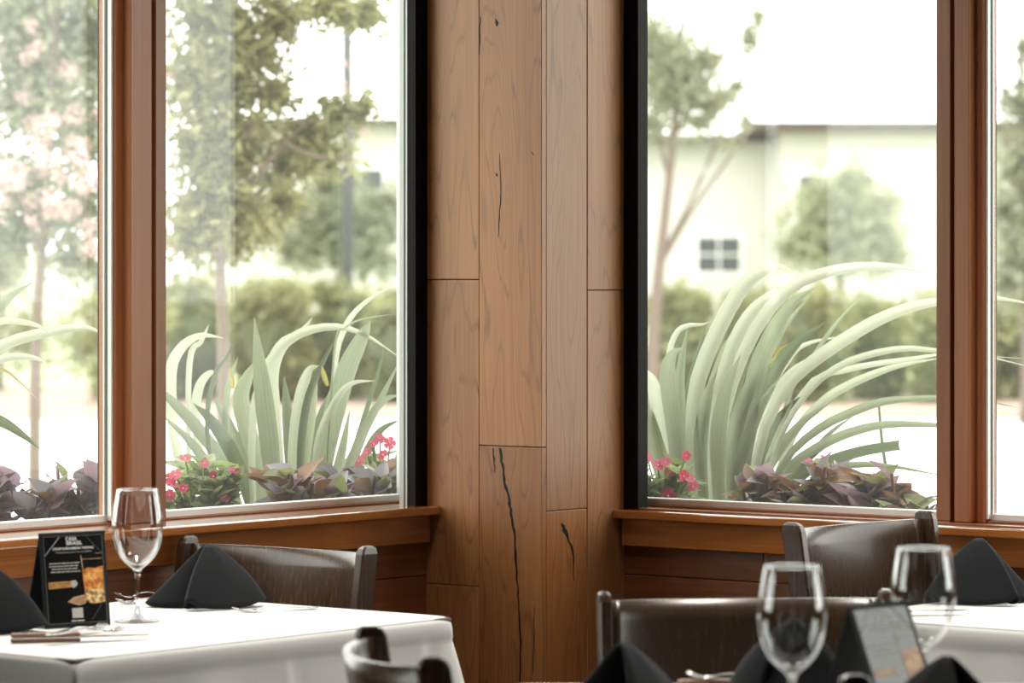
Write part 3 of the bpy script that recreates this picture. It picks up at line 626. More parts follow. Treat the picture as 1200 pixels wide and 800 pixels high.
# ------------------------------------------------------------------ flowering and foliage plants in the bed
def leaf_mesh(name, mat, L=1.0, W=.4, fold=.25, droop=.25):
    vs_, fs, uv = [], [], []; n = 7
    for i in range(n):
        s = i/(n-1); w_ = W*.5*math.sin(math.pi*min(1, s**.72))*(1-.2*s)+.004
        z = -droop*s*s
        for j, x in enumerate((-1,0,1)): vs_.append((x*w_, s*L, z+abs(x)*w_*fold*1.4)); uv.append((j/2, s))
    for i in range(n-1):
        for j in range(2): fs.append((i*3+j, i*3+j+1, i*3+j+4, i*3+j+3))
    me = bpy.data.meshes.new(name); me.from_pydata(vs_, [], fs); me.materials.append(M[mat]); me.polygons.foreach_set('use_smooth', [True]*len(fs)); me.update(); return me
LM = {k: leaf_mesh('leaf', k, 1, w_) for k, w_ in (('vinca_leaf',.5),('purple_leaf',.66),('bronze_leaf',.6),('lime_leaf',.55),('grey_leaf',.66))}
vs_, fs = [(0,0,.0)], []
for k in range(5):
    a = 2*math.pi*k/5; i = len(vs_)
    for da, r, z in ((-.62,.5,.05),(-.6,.9,.03),(-.1,1.03,.0),(.55,.95,.03),(.62,.5,.07)): vs_.append((r*math.cos(a+da), r*math.sin(a+da), z+.1*r))
    fs += [(0,i,i+1),(0,i+1,i+2),(0,i+2,i+3),(0,i+3,i+4)]
FM = bpy.data.meshes.new('flower'); FM.from_pydata(vs_, [], fs); FM.materials.append(M['petal']); FM.update()
EM = bpy.data.meshes.new('flower_eye'); bm = bmesh.new(); bmesh.ops.create_cone(bm, cap_ends=True, segments=8, radius1=.17, radius2=.08, depth=.12); bm.to_mesh(EM); bm.free(); EM.materials.append(M['petal_eye'])
def inst(name, me, parent, loc, q, s):
    o = bpy.data.objects.new(name, me); o.matrix_basis = Matrix.Translation(loc) @ q.to_matrix().to_4x4() @ Matrix.Diagonal((s,s,s,1)); link(o, parent); return o
def look_q(d, roll):
    return Vector(d).to_track_quat('Y', 'Z') @ __import__('mathutils').Quaternion((0,1,0), roll)
def bed_plant(name, label, px, Z, spread, top_py, mats, nleaf, size, seed, flowers=(), nstem=7, group='bedding plants outside the windows', extra=()):
    rnd = random.Random(seed); g = at(px, 600, Z); e = empty(name, (g.x, g.y, .745)); tag(e, label, 'plant', group)
    ztop = zrow(top_py, Z); sp = spread*Z/F
    stems = []
    for k in range(nstem):
        x = rnd.uniform(-sp, sp); y = rnd.uniform(-.07,.07); h = (ztop-.745)*rnd.uniform(.6,1)*(1-.2*(abs(x)/sp)**2)
        b_ = Vector((g.x, g.y, .74)); tp = Vector((g.x+x*RX+y*WX, g.y+x*RY+y*WY, .745+h)); md = (b_+tp)/2+Vector((x*.25*RX, x*.25*RY, h*.12))
        s = spline([b_, md, tp], 8); tube('stem', s, [.0035]*8, mats[0] if mats[0] != 'grey_leaf' else 'bronze_leaf', e, 5); stems.append(s)
    for k in range(int(nleaf*(2.6 if flowers else 1.8))):
        s = stems[k % nstem]; t = rnd.uniform(.45,1); p = s[int(t*7)]+Vector((rnd.uniform(-.012,.012), rnd.uniform(-.012,.012), 0))
        a = rnd.uniform(0, 2*math.pi); d = Vector((math.cos(a), math.sin(a), rnd.uniform(.1,1.7)))
        inst('leaf', LM[rnd.choice(mats)], e, p, look_q(d, rnd.uniform(-.9,.9)), size*rnd.uniform(.7,1.3))
    for fx, fy, r in flowers:
        p = at(fx, fy, Z-.06+rnd.uniform(-.02,.02)); d = Vector((-WX+rnd.uniform(-.8,.8), -WY+rnd.uniform(-.8,.8), rnd.uniform(.0,1.3)))
        q = d.to_track_quat('Z','Y'); r *= .88; f_ = inst('flower', FM, e, p, q, r*Z/F)
        inst('flower_eye', EM, f_, p+d.normalized()*.06*r*Z/F, q, r*Z/F)
        sp_ = spline([Vector((g.x, g.y, .745)), (Vector((g.x,g.y,.745))+p)/2+Vector((0,0,.03)), p], 6); tube('flower_stalk', sp_, [.0018]*6, 'vinca_leaf', e, 5)
    return e
VI = ['vinca_leaf']*3+['lime_leaf']; PU = ['purple_leaf','purple_leaf','bronze_leaf','bronze_leaf','grey_leaf','lime_leaf']; BR = ['bronze_leaf','bronze_leaf','purple_leaf','grey_leaf','lime_leaf']
bed_plant('flowering_vinca', 'pink vinca at the mullion left of the strap-leaf plant', 232, 7.25, 50, 534, VI, 100, .045, 51, [(217,537,9),(240,543,7),(250,558,8),(206,556,9),(202,568,10),(215,572,7),(199,580,8),(274,551,8),(264,583,7),(201,560,9)], 10)
bed_plant('flowering_vinca', 'pink vinca beside the black jamb left of the column', 448, 7.62, 26, 515, VI, 46, .042, 52, [(436,521,9),(445,514,8),(457,519,9),(449,533,8),(420,540,8),(463,540,8),(430,530,7),(460,555,8),(438,520,7)], 7)
bed_plant('flowering_vinca', 'pink vinca right beside the black jamb at the column foot', 778, 7.46, 38, 534, VI, 110, .046, 53, [(758,535,8),(750,545,9),(771,545,9),(780,541,8),(785,553,8),(804,534,7),(801,558,9),(812,570,9),(783,581,11),(750,583,9),(808,560,8)], 9)
bed_plant('flowering_vinca', 'pink vinca behind the bronze leaves right of the strap-leaf plant', 1015, 7.75, 30, 555, VI, 42, .036, 54, [(1018,563,10),(1024,573,8),(948,541,8),(965,536,6),(1012,560,7),(955,546,7),(968,556,7),(1025,560,8)], 6)
bed_plant('purple_foliage_plant', 'purple leafed plant at the left edge of the left pane', 10, 6.95, 56, 552, ['purple_leaf']*3+['grey_leaf','lime_leaf','bronze_leaf'], 58, .058, 61, (), 8)
bed_plant('purple_foliage_plant', 'purple leafed plant left of the left mullion', 88, 7.05, 40, 532, ['purple_leaf']*3+['grey_leaf','lime_leaf','bronze_leaf'], 56, .058, 62, (), 8)
bed_plant('bronze_foliage_plant', 'bronze leafed plant below the left strap-leaf plant', 345, 7.28, 52, 543, BR, 76, .055, 63, (), 9)
bed_plant('bronze_foliage_plant', 'bronze leafed plant with a tall purple leaf near the black jamb', 420, 7.4, 44, 536, BR, 74, .058, 64, (), 9)
bed_plant('purple_foliage_plant', 'purple and bronze leafed plant at the base of the large strap-leaf plant', 905, 7.34, 46, 550, PU, 68, .055, 65, (), 8)
bed_plant('bronze_foliage_plant', 'bronze leafed plant in the middle of the right window', 970, 7.25, 48, 540, PU, 72, .058, 66, (), 8)
bed_plant('bronze_foliage_plant', 'bronze leafed plant beside the right mullion', 1062, 7.1, 46, 545, BR, 70, .056, 67, (), 8)
# ------------------------------------------------------------------ tables and cloths
ZTB = .75
def table(label, P, u0, u1, v0, v1, rz=0, group='white-clothed restaurant tables'):
    """table in the frame at P; tabletop, pedestal post and cross foot"""
    e = empty('restaurant_table', P, rz); tag(e, label, 'table', group); B = e.matrix_basis
    def add(name, lo, hi, mat, bev=.004):
        lo = Vector(lo); hi = Vector(hi); c = (lo+hi)/2; bm = bmesh.new(); boxbm(bm, lo-c, hi-c, bev, 2); o = bmobj(name, bm, mat); o.matrix_basis = B @ Matrix.Translation(c); o.parent = e; o.matrix_parent_inverse = B.inverted()
    add('tabletop', (u0,v0,ZTB-.036), (u1,v1,ZTB-.002), 'dark_table')
    cu_, cv_ = (u0+u1)/2, (v0+v1)/2
    tube('pedestal', [B @ Vector((cu_,cv_,.03)), B @ Vector((cu_,cv_,ZTB-.04))], [.035,.035], 'lamp_metal', e, 16)
    add('foot', (cu_-.28,cv_-.035,0), (cu_+.28,cv_+.035,.035), 'lamp_metal'); add('foot', (cu_-.035,cv_-.28,0), (cu_+.035,cv_+.28,.035), 'lamp_metal')
    return e
def tablecloth(label, P, u0, u1, v0, v1, rz=0, drop=.268, folds=(), seed=1, walls=()):
    """cloth: flat top, soft roll over the edge, ridge of the tabletop below, hanging skirt with pleats; folds = (perimeter metre, width, depth)"""
    rnd = random.Random(seed); L, D = u1-u0, v1-v0; per = 2*(L+D); N = 360; rc = .012
    def base(t):
        t %= per
        if t < L: return (u0+t, v0), (0,-1)
        if t < L+D: return (u1, v0+t-L), (1,0)
        if t < 2*L+D: return (u1-(t-L-D), v1), (0,1)
        return (u0, v1-(t-2*L-D)), (-1,0)
    corners = (0, L, L+D, 2*L+D, per)
    rows = [(-.06,.0008,0),(-.03,.0008,0),(-.014,.0004,0),(-.007,-.0006,0),(-.002,-.0028,0),(.0012,-.0062,0),(.0028,-.011,0),(.003,-.02,0),(.003,-.033,0),(.0012,-.0375,.15),(.0016,-.044,.35),(.003,-.07,.5),(.005,-.12,.7),(.008,-.18,.9),(.010,-.235,1),(.0115,-drop,1.05)]
    vs_, fs = [], []
    ph = [rnd.uniform(0,6.28) for _ in range(4)]
    for o, dz, fw in rows:
        for k in range(N):
            t = per*k/N; (x, y), n = base(t)
            dc = min(abs(t-c) for c in corners); cf = max(0, 1-dc/.05)**2
            nx, ny = n
            if dc < .03:                                   # blend the outward direction round the corner
                c = min(corners, key=lambda q: abs(t-q)); s = (t-c)/.03; (_, _), n0 = base(c-.1); (_, _), n1 = base(c+.1); k2 = (s+1)/2
                nx, ny = n0[0]*(1-k2)+n1[0]*k2, n0[1]*(1-k2)+n1[1]*k2; l_ = math.hypot(nx, ny); nx, ny = nx/l_, ny/l_
            w_ = 0
            for tf, wf_, df in folds:
                q = (t-tf)/wf_; w_ += df*math.exp(-q*q)
            w_ += .0035*math.sin(t*21+ph[0])+.0025*math.sin(t*37+ph[1])
            hang = min(1, max(0, -dz-.036)/.25)
            q_ = min(1, max(0, -dz/.03)); q_ = q_*q_*(3-2*q_); off = o + fw*w_*(.35+.65*hang) + cf*(-.004*(1-q_)+.001*q_+.07*hang)
            if off < 0:                                    # inside the edge: plain inset rectangle
                x = min(max(x, u0-off), u1+off); y = min(max(y, v0-off), v1+off); vs_.append((x, y, ZTB+dz)); continue
            vs_.append((x+nx*off, y+ny*off, ZTB+dz))
    R_ = len(rows)
    for i in range(R_-1):
        for k in range(N): fs.append((i*N+k, i*N+(k+1) % N, (i+1)*N+(k+1) % N, (i+1)*N+k))
    fs.append(tuple(range(N))[::-1])
    me_o = mesh('tablecloth', vs_, fs, 'cloth', None, True, loc=P, rot=(0,0,rz)); bm = bmesh.new(); bm.from_mesh(me_o.data); bmesh.ops.recalc_face_normals(bm, faces=bm.faces); bm.to_mesh(me_o.data); bm.free()
    me_o.data.polygons[-1].use_smooth = False
    tag(me_o, label, 'tablecloth', 'white tablecloths'); return me_o
T1 = (-1.895,-1.043,-.715,-.10)
table('pedestal table under the cloth at the left window', (0,0,0), *T1)
Lp = T1[1]-T1[0]
tablecloth('white tablecloth on the table at the left window', (0,0,0), *T1, folds=[(.455,.006,.012),(.485,.012,-.006),(.775,.008,.012),(.80,.012,-.006)], seed=3)
T2 = (-.66,-.09,-2.10,-1.18)
table('pedestal table under the cloth at the right window', (0,0,0), *T2)
L2 = T2[1]-T2[0]; D2 = T2[3]-T2[2]
tablecloth('white tablecloth on the table at the right window', (0,0,0), *T2, folds=[(2*L2+D2+.425,.007,.014),(2*L2+D2+.447,.012,-.006),(2*L2+D2+.335,.03,.006),(2*L2+D2+.275,.02,-.004)], seed=5)
P3 = cam_xz(.40,4.745,0); T3 = (-.40,.40,-.375,.375)
table('pedestal table under the cloth nearest the photographer', P3, *T3, rz=AZ)
tablecloth('white tablecloth on the table nearest the photographer', P3, *T3, rz=AZ, seed=7)
# ------------------------------------------------------------------ chairs
def chair_proto():
    """local: faces -Y, origin on the floor under the seat centre; top of the back at 0.845"""
    e = empty('dining_chair')
    HT = .845
    def yb(z): return .20+max(0, z-.45)*.16                # rear post lean
    for s in (-1, 1):
        # rear post, sawn from the flat: 18 mm wide, 40 mm deep
        vs_, fs = [], []; zs = [0,.22,.45,.6,.72,.80,.832,.841,HT]; ins = [0,0,0,0,0,0,0,.0025,.007]
        for z, i_ in zip(zs, ins):
            y0, y1 = yb(z)-.02+i_*1.4+(.008 if z < .3 else 0), yb(z)+.02-i_*1.4; x0, x1 = s*.205-.0095+i_*.6, s*.205+.0095-i_*.6
            b_ = .003
            vs_ += [(x0+b_,y0,z),(x1-b_,y0,z),(x1,y0+b_,z),(x1,y1-b_,z),(x1-b_,y1,z),(x0+b_,y1,z),(x0,y1-b_,z),(x0,y0+b_,z)]
        for i in range(len(zs)-1):
            for k in range(8): fs.append((i*8+k, i*8+(k+1) % 8, i*8+8+(k+1) % 8, i*8+8+k))
        fs += [tuple(range(8))[::-1], tuple(len(vs_)-8+k for k in range(8))]
        mesh('back_post', vs_, fs, 'chair_wood', e)
        bm = bmesh.new(); boxbm(bm, (s*.19-.018,-.215,0), (s*.19+.018,-.179,.44), .003); bmobj('leg', bm, 'chair_wood', e)
    # curved plywood back panel
    vs_, fs = [], []; nx, nz = 24, 8; z0, z1 = .585, .832; th = .010
    for face in (0, 1):
        for j in range(nz+1):
            z = z0+(z1-z0)*j/nz
            for i in range(nx+1):
                x = -.196+.392*i/nx; bow = .062*(1-(x/.198)**2)**.85
                vs_.append((x, yb(z)-.004+bow+face*th, z-.004*(1-(x/.198)**2)*(j/nz)))
    n1 = (nx+1)*(nz+1)
    for j in range(nz):
        for i in range(nx):
            a = j*(nx+1)+i; fs.append((a, a+1, a+nx+2, a+nx+1)); fs.append((n1+a, n1+a+nx+1, n1+a+nx+2, n1+a+1))
    for i in range(nx):
        a = nz*(nx+1)+i; fs.append((a, a+1, n1+a+1, n1+a)); a = i; fs.append((a, n1+a, n1+a+1, a+1))
    for j in range(nz):
        a = j*(nx+1); fs.append((a, a+nx+1, n1+a+nx+1, n1+a)); a += nx; fs.append((a, n1+a, n1+a+nx+1, a+nx+1))
    bp = mesh('backrest', vs_, fs, 'chair_wood', e)
    for i_, p in enumerate(bp.data.polygons): p.use_smooth = i_ < 2*nx*nz
    bm = bmesh.new(); boxbm(bm, (-.205,-.225,.44), (.205,.20,.472), .010, 3); bmobj('seat', bm, 'chair_wood', e)
    for lo, hi in (((-.178,-.205,.385),(.178,-.187,.44)), ((-.178,.185,.385),(.178,.203,.44)), ((-.199,-.185,.385),(-.183,.185,.44)), ((.183,-.185,.385),(.199,.185,.44))):
        bm = bmesh.new(); boxbm(bm, lo, hi, .002); bmobj('seat_rail', bm, 'chair_wood', e)
    for s in (-1, 1):
        bm = bmesh.new(); boxbm(bm, (s*.19-.009,-.185,.17), (s*.19+.009,.19,.195), .002); bmobj('stretcher', bm, 'chair_wood', e)
    return e
CH = chair_proto(); used = []
def chair(label, A, B_, zs=1.0, wid=.394):
    """A, B_: ground points under the tops of the two rear posts as the sitter's right and left (local -X and +X ends)"""
    A = Vector((A[0], A[1], 0)); B_ = Vector((B_[0], B_[1], 0)); mid = (A+B_)/2; d = (B_-A).normalized(); rz = math.atan2(d.y, d.x)
    back = Vector((-d.y, d.x, 0)); o = mid-back*(.20+.395*.16)
    c = CH if not used else copy_tree(CH); used.append(c); c.location = (o.x, o.y, 0); c.rotation_euler = (0,0,rz); c.scale = (1,1,zs)
    tag(c, label, 'chair', 'dark wood dining chairs'); return c
# sitter faces -u (towards the left table): back direction +u, so d = (0,-1) -> from A (near wall) to B
chair('dark wood chair tucked against the left table below the window', (-.947,-.042), (-.947,-.452))
chair('dark wood chair beside the right window sill behind the wine glasses', (-.493,-1.0), (-.083,-1.0), 1.045)
c = cam_xz(0,0); mid = cam_xz(.336,5.47)
a = cam_xz(.139,5.45); b_ = cam_xz(.533,5.49); chair('dark wood chair facing the photographer behind the tent card', a, b_)
far = cam_xz(-.183,4.92); near = cam_xz(-.098,4.54)
chair('dark wood chair with its curved back seen from above at the bottom edge', near, far)
s0 = cam_xz(.392,4.33); s1 = cam_xz(.45,3.94); chair('chair whose post top just shows below the tent card', s1, s0)
# ------------------------------------------------------------------ napkins, glasses, cutlery, signs
def napkin(label, loc, rz, flip=1, h=.103, sc=1.0):
    tip = Vector((0,.012,h)); n = 12
    def sheet(bpts, m, bulge):
        B_ = spline(bpts, m); g = []
        for i in range(n+1):
            s = .05+.95*i/n
            for p in B_:
                q = tip.lerp(p, s); q.z = tip.z+(p.z-tip.z)*s**1.22; out = Vector((p.x, p.y-.01, 0)); q += (out.normalized() if out.length > 1e-4 else Vector())*bulge*math.sin(math.pi*s)*(.6+.4*s)
                if i == 0: q = tip+(q-tip)*.9
                q.z += .004*math.sin(p.x*60+p.y*45)*s*(1-s); g.append(q)
        return g
    R1 = [(-.010,-.052,.013),(-.018,-.055,.006),(-.026,-.062,.0015),(-.034,-.070,.003),(-.035,-.078,.009),(-.028,-.081,.014),(-.012,-.078,.006),(.02,-.064,.001),(.06,-.034,.001),(.094,.002,.010),(.090,.024,.012),(.066,.042,.002),(.03,.052,.001)]
    L1 = [(.014,-.012,.001),(-.015,-.020,.001),(-.055,-.020,.001),(-.092,-.004,.001),(-.102,.010,.006),(-.09,.026,.003),(-.05,.045,.001),(-.005,.055,.001),(.03,.052,.001)]
    bm = bmesh.new()
    for pts, m, bu in ((R1, 52, .009), (L1, 36, -.008)):
        g = sheet([Vector(p) for p in pts], m, bu); V = [bm.verts.new((p.x*flip*sc, p.y*sc, p.z*sc)) for p in g]
        for i in range(n):
            for k in range(m-1): bm.faces.new((V[i*m+k], V[i*m+k+1], V[(i+1)*m+k+1], V[(i+1)*m+k]))
    o = bmobj('napkin', bm, 'napkin_black', None, loc=(loc[0], loc[1], ZTB+.0025), rot=(0,0,rz), smooth=True)
    so = o.modifiers.new('thickness', 'SOLIDIFY'); so.thickness = .0022; so.offset = 0
    tag(o, label, 'napkin', 'folded black napkins'); return o
def tp(px, py): return onz(px, py, ZTB)
napkin('folded black napkin standing right of the left wine glass', tp(243,712), AZ+.05)
napkin('folded black napkin cut by the left edge in front of the tent sign', tp(-18,741), AZ-.2)
napkin('folded black napkin on the table at the right window', tp(1151,707), AZ+.25, -1, .108)
n_ = cam_xz(.139,4.60); napkin('folded black napkin at the bottom edge below the column', n_, AZ+.5, 1, .104)
n_ = cam_xz(.372,4.93); napkin('folded black napkin behind the nearer wine glass', n_, AZ+2.6, 1, .104)
n_ = cam_xz(.508,4.44); napkin('folded black napkin at the bottom edge right of the tent card', n_, AZ-.3, -1, .104)
GP = [(.0001,.0012),(.012,.0016),(.026,.0011),(.0335,.0004),(.0355,.0006),(.0357,.0016),(.033,.0026),(.020,.0050),(.0095,.0085),(.0052,.014),(.0040,.024),(.0037,.045),(.0038,.066),(.0046,.075),(.0068,.0815),(.0125,.0870),(.0205,.0935),(.0290,.1035),(.0352,.1160),(.0392,.1310),(.0407,.1460),(.0402,.1610),(.0382,.1780),(.0350,.1960),(.0323,.2088),(.0318,.2095),(.0312,.2088),
      (.0338,.1960),(.0370,.1780),(.0391,.1610),(.0396,.1460),(.0381,.1312),(.0340,.1170),(.0277,.1052),(.0190,.0955),(.0110,.0905),(.0045,.0888),(.0001,.0884)]
def wine_glass(label, p, s=1.0):
    e = empty('wine_glass', (p[0], p[1], ZTB+.0012)); tag(e, label, 'wine glass', 'stemmed wine glasses')
    for nm, pf, mt in (('foot', GP[:11]+[(.0001,.0242)], 'drinking_glass'), ('stem', [(.0001,.0242),(.0040,.0243)]+GP[11:15]+[(.0001,.0816)], 'drinking_glass'), ('bowl', [(.0001,.0818),(.0066,.0818)]+GP[15:], 'bowl_glass')):
        o = lathe(nm, pf, mt, None, 56); o.matrix_basis = e.matrix_basis.copy(); o.parent = e; o.matrix_parent_inverse = e.matrix_basis.inverted()
    o = lathe('rim', [(.0320+.0009*math.cos(k*math.pi/4), .2088+.0009*math.sin(k*math.pi/4)) for k in range(9)], 'drinking_glass', None, 56); put(o, e, e.matrix_basis.copy())
    e.scale = (s,s,s); return e
wine_glass('wine glass on the left table beside the tent sign', tp(161,729))
wine_glass('nearer wine glass with its base below the bottom edge', cam_xz(pxX(928,4.45),4.45))
wine_glass('wine glass seen through behind the near tent card', cam_xz(pxX(1082,4.74),4.74))
def local_box(name, e, lo, hi, mat, bev=0, mtx=None):
    lo = Vector(lo); hi = Vector(hi); c = (lo+hi)/2; bm = bmesh.new(); boxbm(bm, lo-c, hi-c, bev, 2)
    o = bmobj(name, bm, mat); o.matrix_basis = (mtx or e.matrix_basis) @ Matrix.Translation(c); o.parent = e; o.matrix_parent_inverse = parent_world(e).inverted(); return o
def table_sign(label, A, B_, lf, lb, H=.147):
    """black A-frame card holder; A, B_ = ends of the ridge (ground points); lf/lb = foot offsets of front and back leaf"""
    A = Vector((A[0], A[1], 0)); B_ = Vector((B_[0], B_[1], 0)); d = (B_-A).normalized(); Wd = (B_-A).length; n = Vector((d.y, -d.x, 0))
    e = empty('table_sign', (A.x+d.x*Wd/2, A.y+d.y*Wd/2, ZTB+.0012)); tag(e, label, 'table sign', 'black tent signs on the tables')
    z0 = ZTB+.0015; fr_, bk = A+n*lf+Vector((0,0,z0)), A-n*lb+Vector((0,0,z0)); top = A+Vector((0,0,z0+H))
    def frame(base, nn):
        up = (top-base).normalized(); nr = d.cross(up)
        if nr.dot(nn) < 0: nr = -nr
        return Matrix(((d.x,up.x,nr.x,base.x),(d.y,up.y,nr.y,base.y),(d.z,up.z,nr.z,base.z),(0,0,0,1))), (top-base).length
    mf, Hf = frame(fr_, n); mb, Hb = frame(bk, -n)
    local_box('front_leaf', e, (0,0,-.003), (Wd,Hf,0), 'sign_black', .0008, mf)
    local_box('back_leaf', e, (0,0,-.003), (Wd,Hb,0), 'sign_black', .0008, mb)
    b_ = .007
    pr = local_box('printed_card', e, (b_,b_,.0), (Wd-b_,Hf-b_,.0006), 'sign_print', 0, mf)
    for lo, hi in (((b_-.001,b_-.001,.0004),(b_,Hf-b_,.0012)), ((Wd-b_,b_-.001,.0004),(Wd-b_+.001,Hf-b_,.0012)), ((b_,Hf-b_,.0004),(Wd-b_,Hf-b_+.001,.0012)), ((b_,b_-.001,.0004),(Wd-b_,b_,.0012))):
        local_box('card_edge', e, lo, hi, 'gasket', 0, mf)
    def poly(name, pts, mat, off):
        o = mesh(name, [(x*Wd, (1-y)*Hf, 0) for x, y in pts]+[(x*Wd, (1-y)*Hf, -.0003) for x, y in pts], [tuple(range(len(pts)))[::-1], tuple(range(len(pts), 2*len(pts)))], mat); put(o, pr, mf @ Matrix.Translation((0,0,.0009+off))); return o
    def bar(x0, y0, x1, y1, t, mat):
        dx, dy = (x1-x0)*Wd, (y1-y0)*Hf; l_ = math.hypot(dx, dy); nx, ny = -dy/l_*t/2/Wd, dx/l_*t/2/Hf
        return poly('corner_slit', [(x0+nx,y0+ny),(x1+nx,y1+ny),(x1-nx,y1-ny),(x0-nx,y0-ny)], mat, .0003)
    bar(.06,.245,.30,.05,.0010,'print_grey'); bar(.72,.93,.93,.72,.0005,'gasket'); bar(.70,.05,.94,.245,.0006,'gasket')
    def text(t, cx, cy, w_, mat, h=None, bold=0):
        cu_ = bpy.data.curves.new('lettering', 'FONT'); cu_.body = t; cu_.align_x = 'CENTER'; cu_.align_y = 'CENTER'; cu_.size = 1; cu_.offset = bold; cu_.extrude = .02
        tmp = bpy.data.objects.new('lettering', cu_); COL.objects.link(tmp); dg = bpy.context.evaluated_depsgraph_get(); me = bpy.data.meshes.new_from_object(tmp.evaluated_get(dg))
        bpy.data.objects.remove(tmp); me.materials.clear(); me.materials.append(M[mat]); o = bpy.data.objects.new('lettering', me); COL.objects.link(o)
        xs = [v.co.x for v in me.vertices]; ys = [v.co.y for v in me.vertices]; sx = w_*Wd/(max(xs)-min(xs)); sy = h*Hf/(max(ys)-min(ys)) if h else sx
        put(o, pr, mf @ Matrix.Translation((cx*Wd,(1-cy)*Hf,.0010)) @ Matrix.Diagonal((sx,sy,.004,1)))
    text('CASA', .475, .077, .17, 'print_white', .040, .012); text('BRASIL', .52, .122, .24, 'print_white', .040, .012)
    text('CIGAR & BOURBON TASTING', .50, .175, .62, 'print_white', .024, .02); text('Wednesday, June 7th at 6:00PM', .50, .214, .54, 'print_grey', .020, .0)
    rl = random.Random(9)
    for y, x0, x1 in ((.327,.12,.585),(.357,.12,.585),(.386,.155,.56),(.416,.14,.585)):
        x = x0
        while x < x1-.02:
            w_ = min(rl.uniform(.03,.085), x1-x); poly('print_line', [(x,y-.0055),(x+w_,y-.0055),(x+w_,y+.0055),(x,y+.0055)], 'print_grey', 0); x += w_+.012
    poly('print_cigar', [(.09,.52),(.42,.517),(.44,.527),(.44,.572),(.42,.582),(.09,.59)], 'print_cigar', 0); poly('print_ash', [(.43,.515),(.50,.51),(.53,.54),(.52,.565),(.47,.59),(.43,.575)], 'print_grey', .0002)
    poly('print_tabletop', [(.36,.735),(.46,.685),(.62,.665),(.66,.70),(.64,.755),(.54,.775)], 'print_table', 0)
    poly('print_drink', [(.615,.41),(.70,.385),(.80,.395),(.93,.37),(.93,.64),(.64,.64),(.625,.54)], 'print_amber', .0001)
    poly('print_cut_glass', [(.63,.615),(.93,.61),(.93,.75),(.80,.765),(.70,.755),(.64,.72)], 'print_cut_glass', .0003)
    for y0, y1 in ((.29,.297),(.235,.24)): poly('print_rim', [(.62 if y0 > .27 else .83,y0),(.93,y0),(.93,y1),(.62 if y0 > .27 else .83,y1)], 'print_table', .0002)
    poly('print_rim', [(.60,.25),(.615,.25),(.63,.41),(.62,.41)], 'print_table', .0002)
    poly('print_patch', [(.42,.80),(.585,.80),(.585,.905),(.42,.905)], 'print_grey', 0)
    text('VIEW MENU', .50, .935, .20, 'print_white', .016, .02)
    return e
p0, p1 = tp(53,738), tp(130,733); dd = (p1-p0).normalized(); nn = Vector((dd.y,-dd.x,0))
table_sign('black tent sign for a cigar and bourbon tasting on the left table', p0-nn*.020, p1-nn*.020, .020, .045)
table_sign('blurred black tent sign between the two near wine glasses', cam_xz(.408,4.618), cam_xz(.489,4.70), .060, .048)
# --- cutlery
def fork(label, tail, tip, dz=0.0):
    """tail, tip: table points; dz lifts it onto what lies below"""
    d = (tip-tail); L = d.length; d.normalize(); e = empty('fork', (tail.x, tail.y, ZTB+.0015+dz), math.atan2(d.y, d.x)); tag(e, label, 'fork', 'steel forks on the tables')
    k = L/.19
    st = [(0,.0085,.001),(.012,.0105,.001),(.05,.0075,.003),(.09,.004,.007),(.12,.0045,.006),(.135,.009,.003),(.147,.0115,.0015)]
    vs_, fs = [], []
    for x, hw, z in st:
        for y, dz_ in ((-hw,0),(-hw*.6,.0012),(hw*.6,.0012),(hw,0),(hw*.6,-.0008+.0008),(-hw*.6,0)): vs_.append((x*k, y, z+dz_+.0005))
    for i in range(len(st)-1):
        for j in range(6): fs.append((i*6+j, i*6+(j+1) % 6, i*6+6+(j+1) % 6, i*6+6+j))
    fs += [tuple(range(6))[::-1], tuple((len(st)-1)*6+j for j in range(6))]
    put(mesh('handle', vs_, fs, 'steel', None, True), e, e.matrix_basis.copy())
    for q in (-.0087,-.0029,.0029,.0087):
        v, f_ = tube_geo([(.145*k,q,.002),(.160*k,q*1.02,.001),(.175*k,q,.003),(.19*k,q*.95,.009)], [.0017,.0016,.0014,.0007], 6); put(mesh('tine', v, f_, 'steel', None, True), e, e.matrix_basis.copy())
    return e
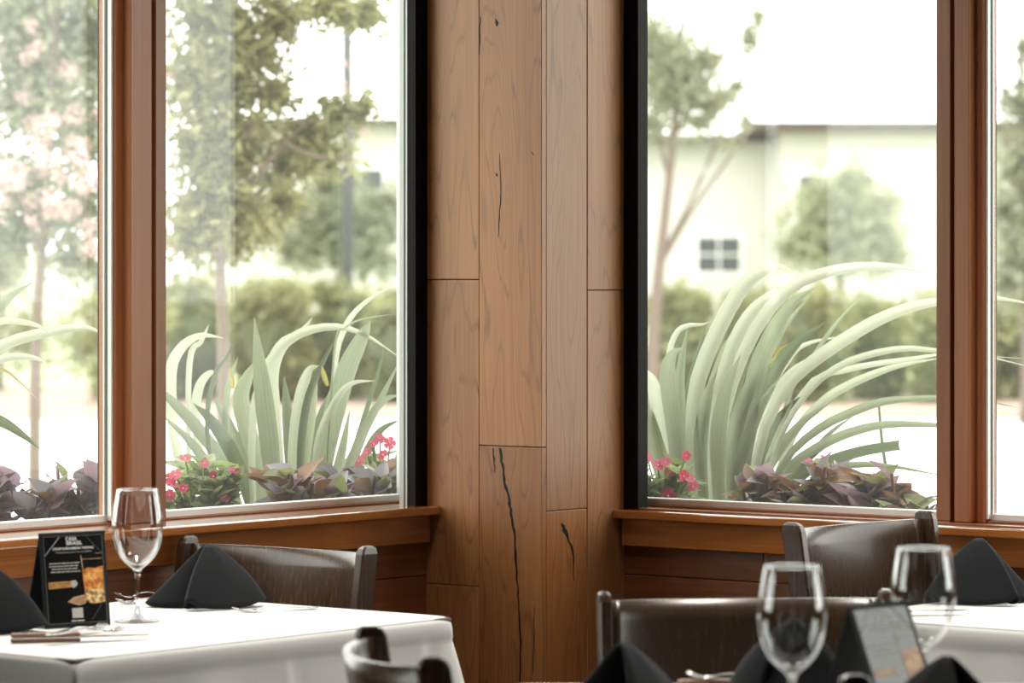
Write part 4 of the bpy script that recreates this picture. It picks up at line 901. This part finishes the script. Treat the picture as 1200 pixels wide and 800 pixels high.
def steak_knife(label, tail, tip, dz=0.0, blade='steel'):
    d = (tip-tail); L = d.length; d.normalize(); e = empty('steak_knife', (tail.x, tail.y, ZTB+.0015+dz), math.atan2(d.y, d.x)); tag(e, label, 'knife', 'steak knives on the tables')
    H_ = L*.47
    local_box('handle_scale', e, (0,-.011,.0), (H_,.011,.0055), 'knife_wood', .0022); local_box('handle_scale', e, (0,-.011,.0078), (H_,.011,.0138), 'knife_wood', .0022)
    local_box('tang', e, (.0015,-.0105,.0055), (H_+.012,.0105,.0078), 'steel')
    for x in (.2,.5,.8):
        v, f_ = tube_geo([(H_*x,0,.0135),(H_*x,0,.0143)], [.0025,.0025], 10); put(mesh('rivet', v, f_, 'steel'), e, e.matrix_basis.copy())
    st = [(H_+.008,-.009,.009),(H_+.02,-.010,.0085),(L*.8,-.0095,.0085),(L*.93,-.005,.0085),(L,.005,.0075)]
    vs_ = []
    for x, y0, y1 in st: vs_ += [(x,y0,.0066),(x,y1,.0057),(x,y1,.0077),(x,y0,.0068)]
    fs = []
    for i in range(len(st)-1):
        for j in range(4): fs.append((i*4+j, i*4+(j+1) % 4, i*4+4+(j+1) % 4, i*4+4+j))
    fs += [(3,2,1,0), tuple((len(st)-1)*4+j for j in range(4))]
    put(mesh('blade', vs_, fs, 'steel'), e, e.matrix_basis.copy()); return e
steak_knife('wooden handled steak knife in front of the left napkin', tp(13,754), tp(184,750))
fork('steel fork lying across the steak knife on the left table', tp(54,757), tp(146,750), .013)
fork('second steel fork behind the steak knife by the tent sign', tp(60,748), tp(121,741), .004)
fork('steel fork right of the folded napkin on the left table', tp(372,714), tp(274,719))
fork('steel fork by the wall behind the left wine glass', tp(203,698), tp(137,702))
fork('steel fork below the window behind the left wine glass stem', tp(204,705), tp(139,709))
steak_knife('steak knife pointing out beside the napkin on the right table', cam_xz(.535,6.10,ZTB), tp(1137,721))
k0, k1 = cam_xz(.30,5.03), cam_xz(.13,5.0); steak_knife('steak knife whose handle just shows at the bottom edge', k0, k1)
fork('steel fork tips just showing at the bottom edge', cam_xz(.36,5.0), cam_xz(.232,5.03), .0145)
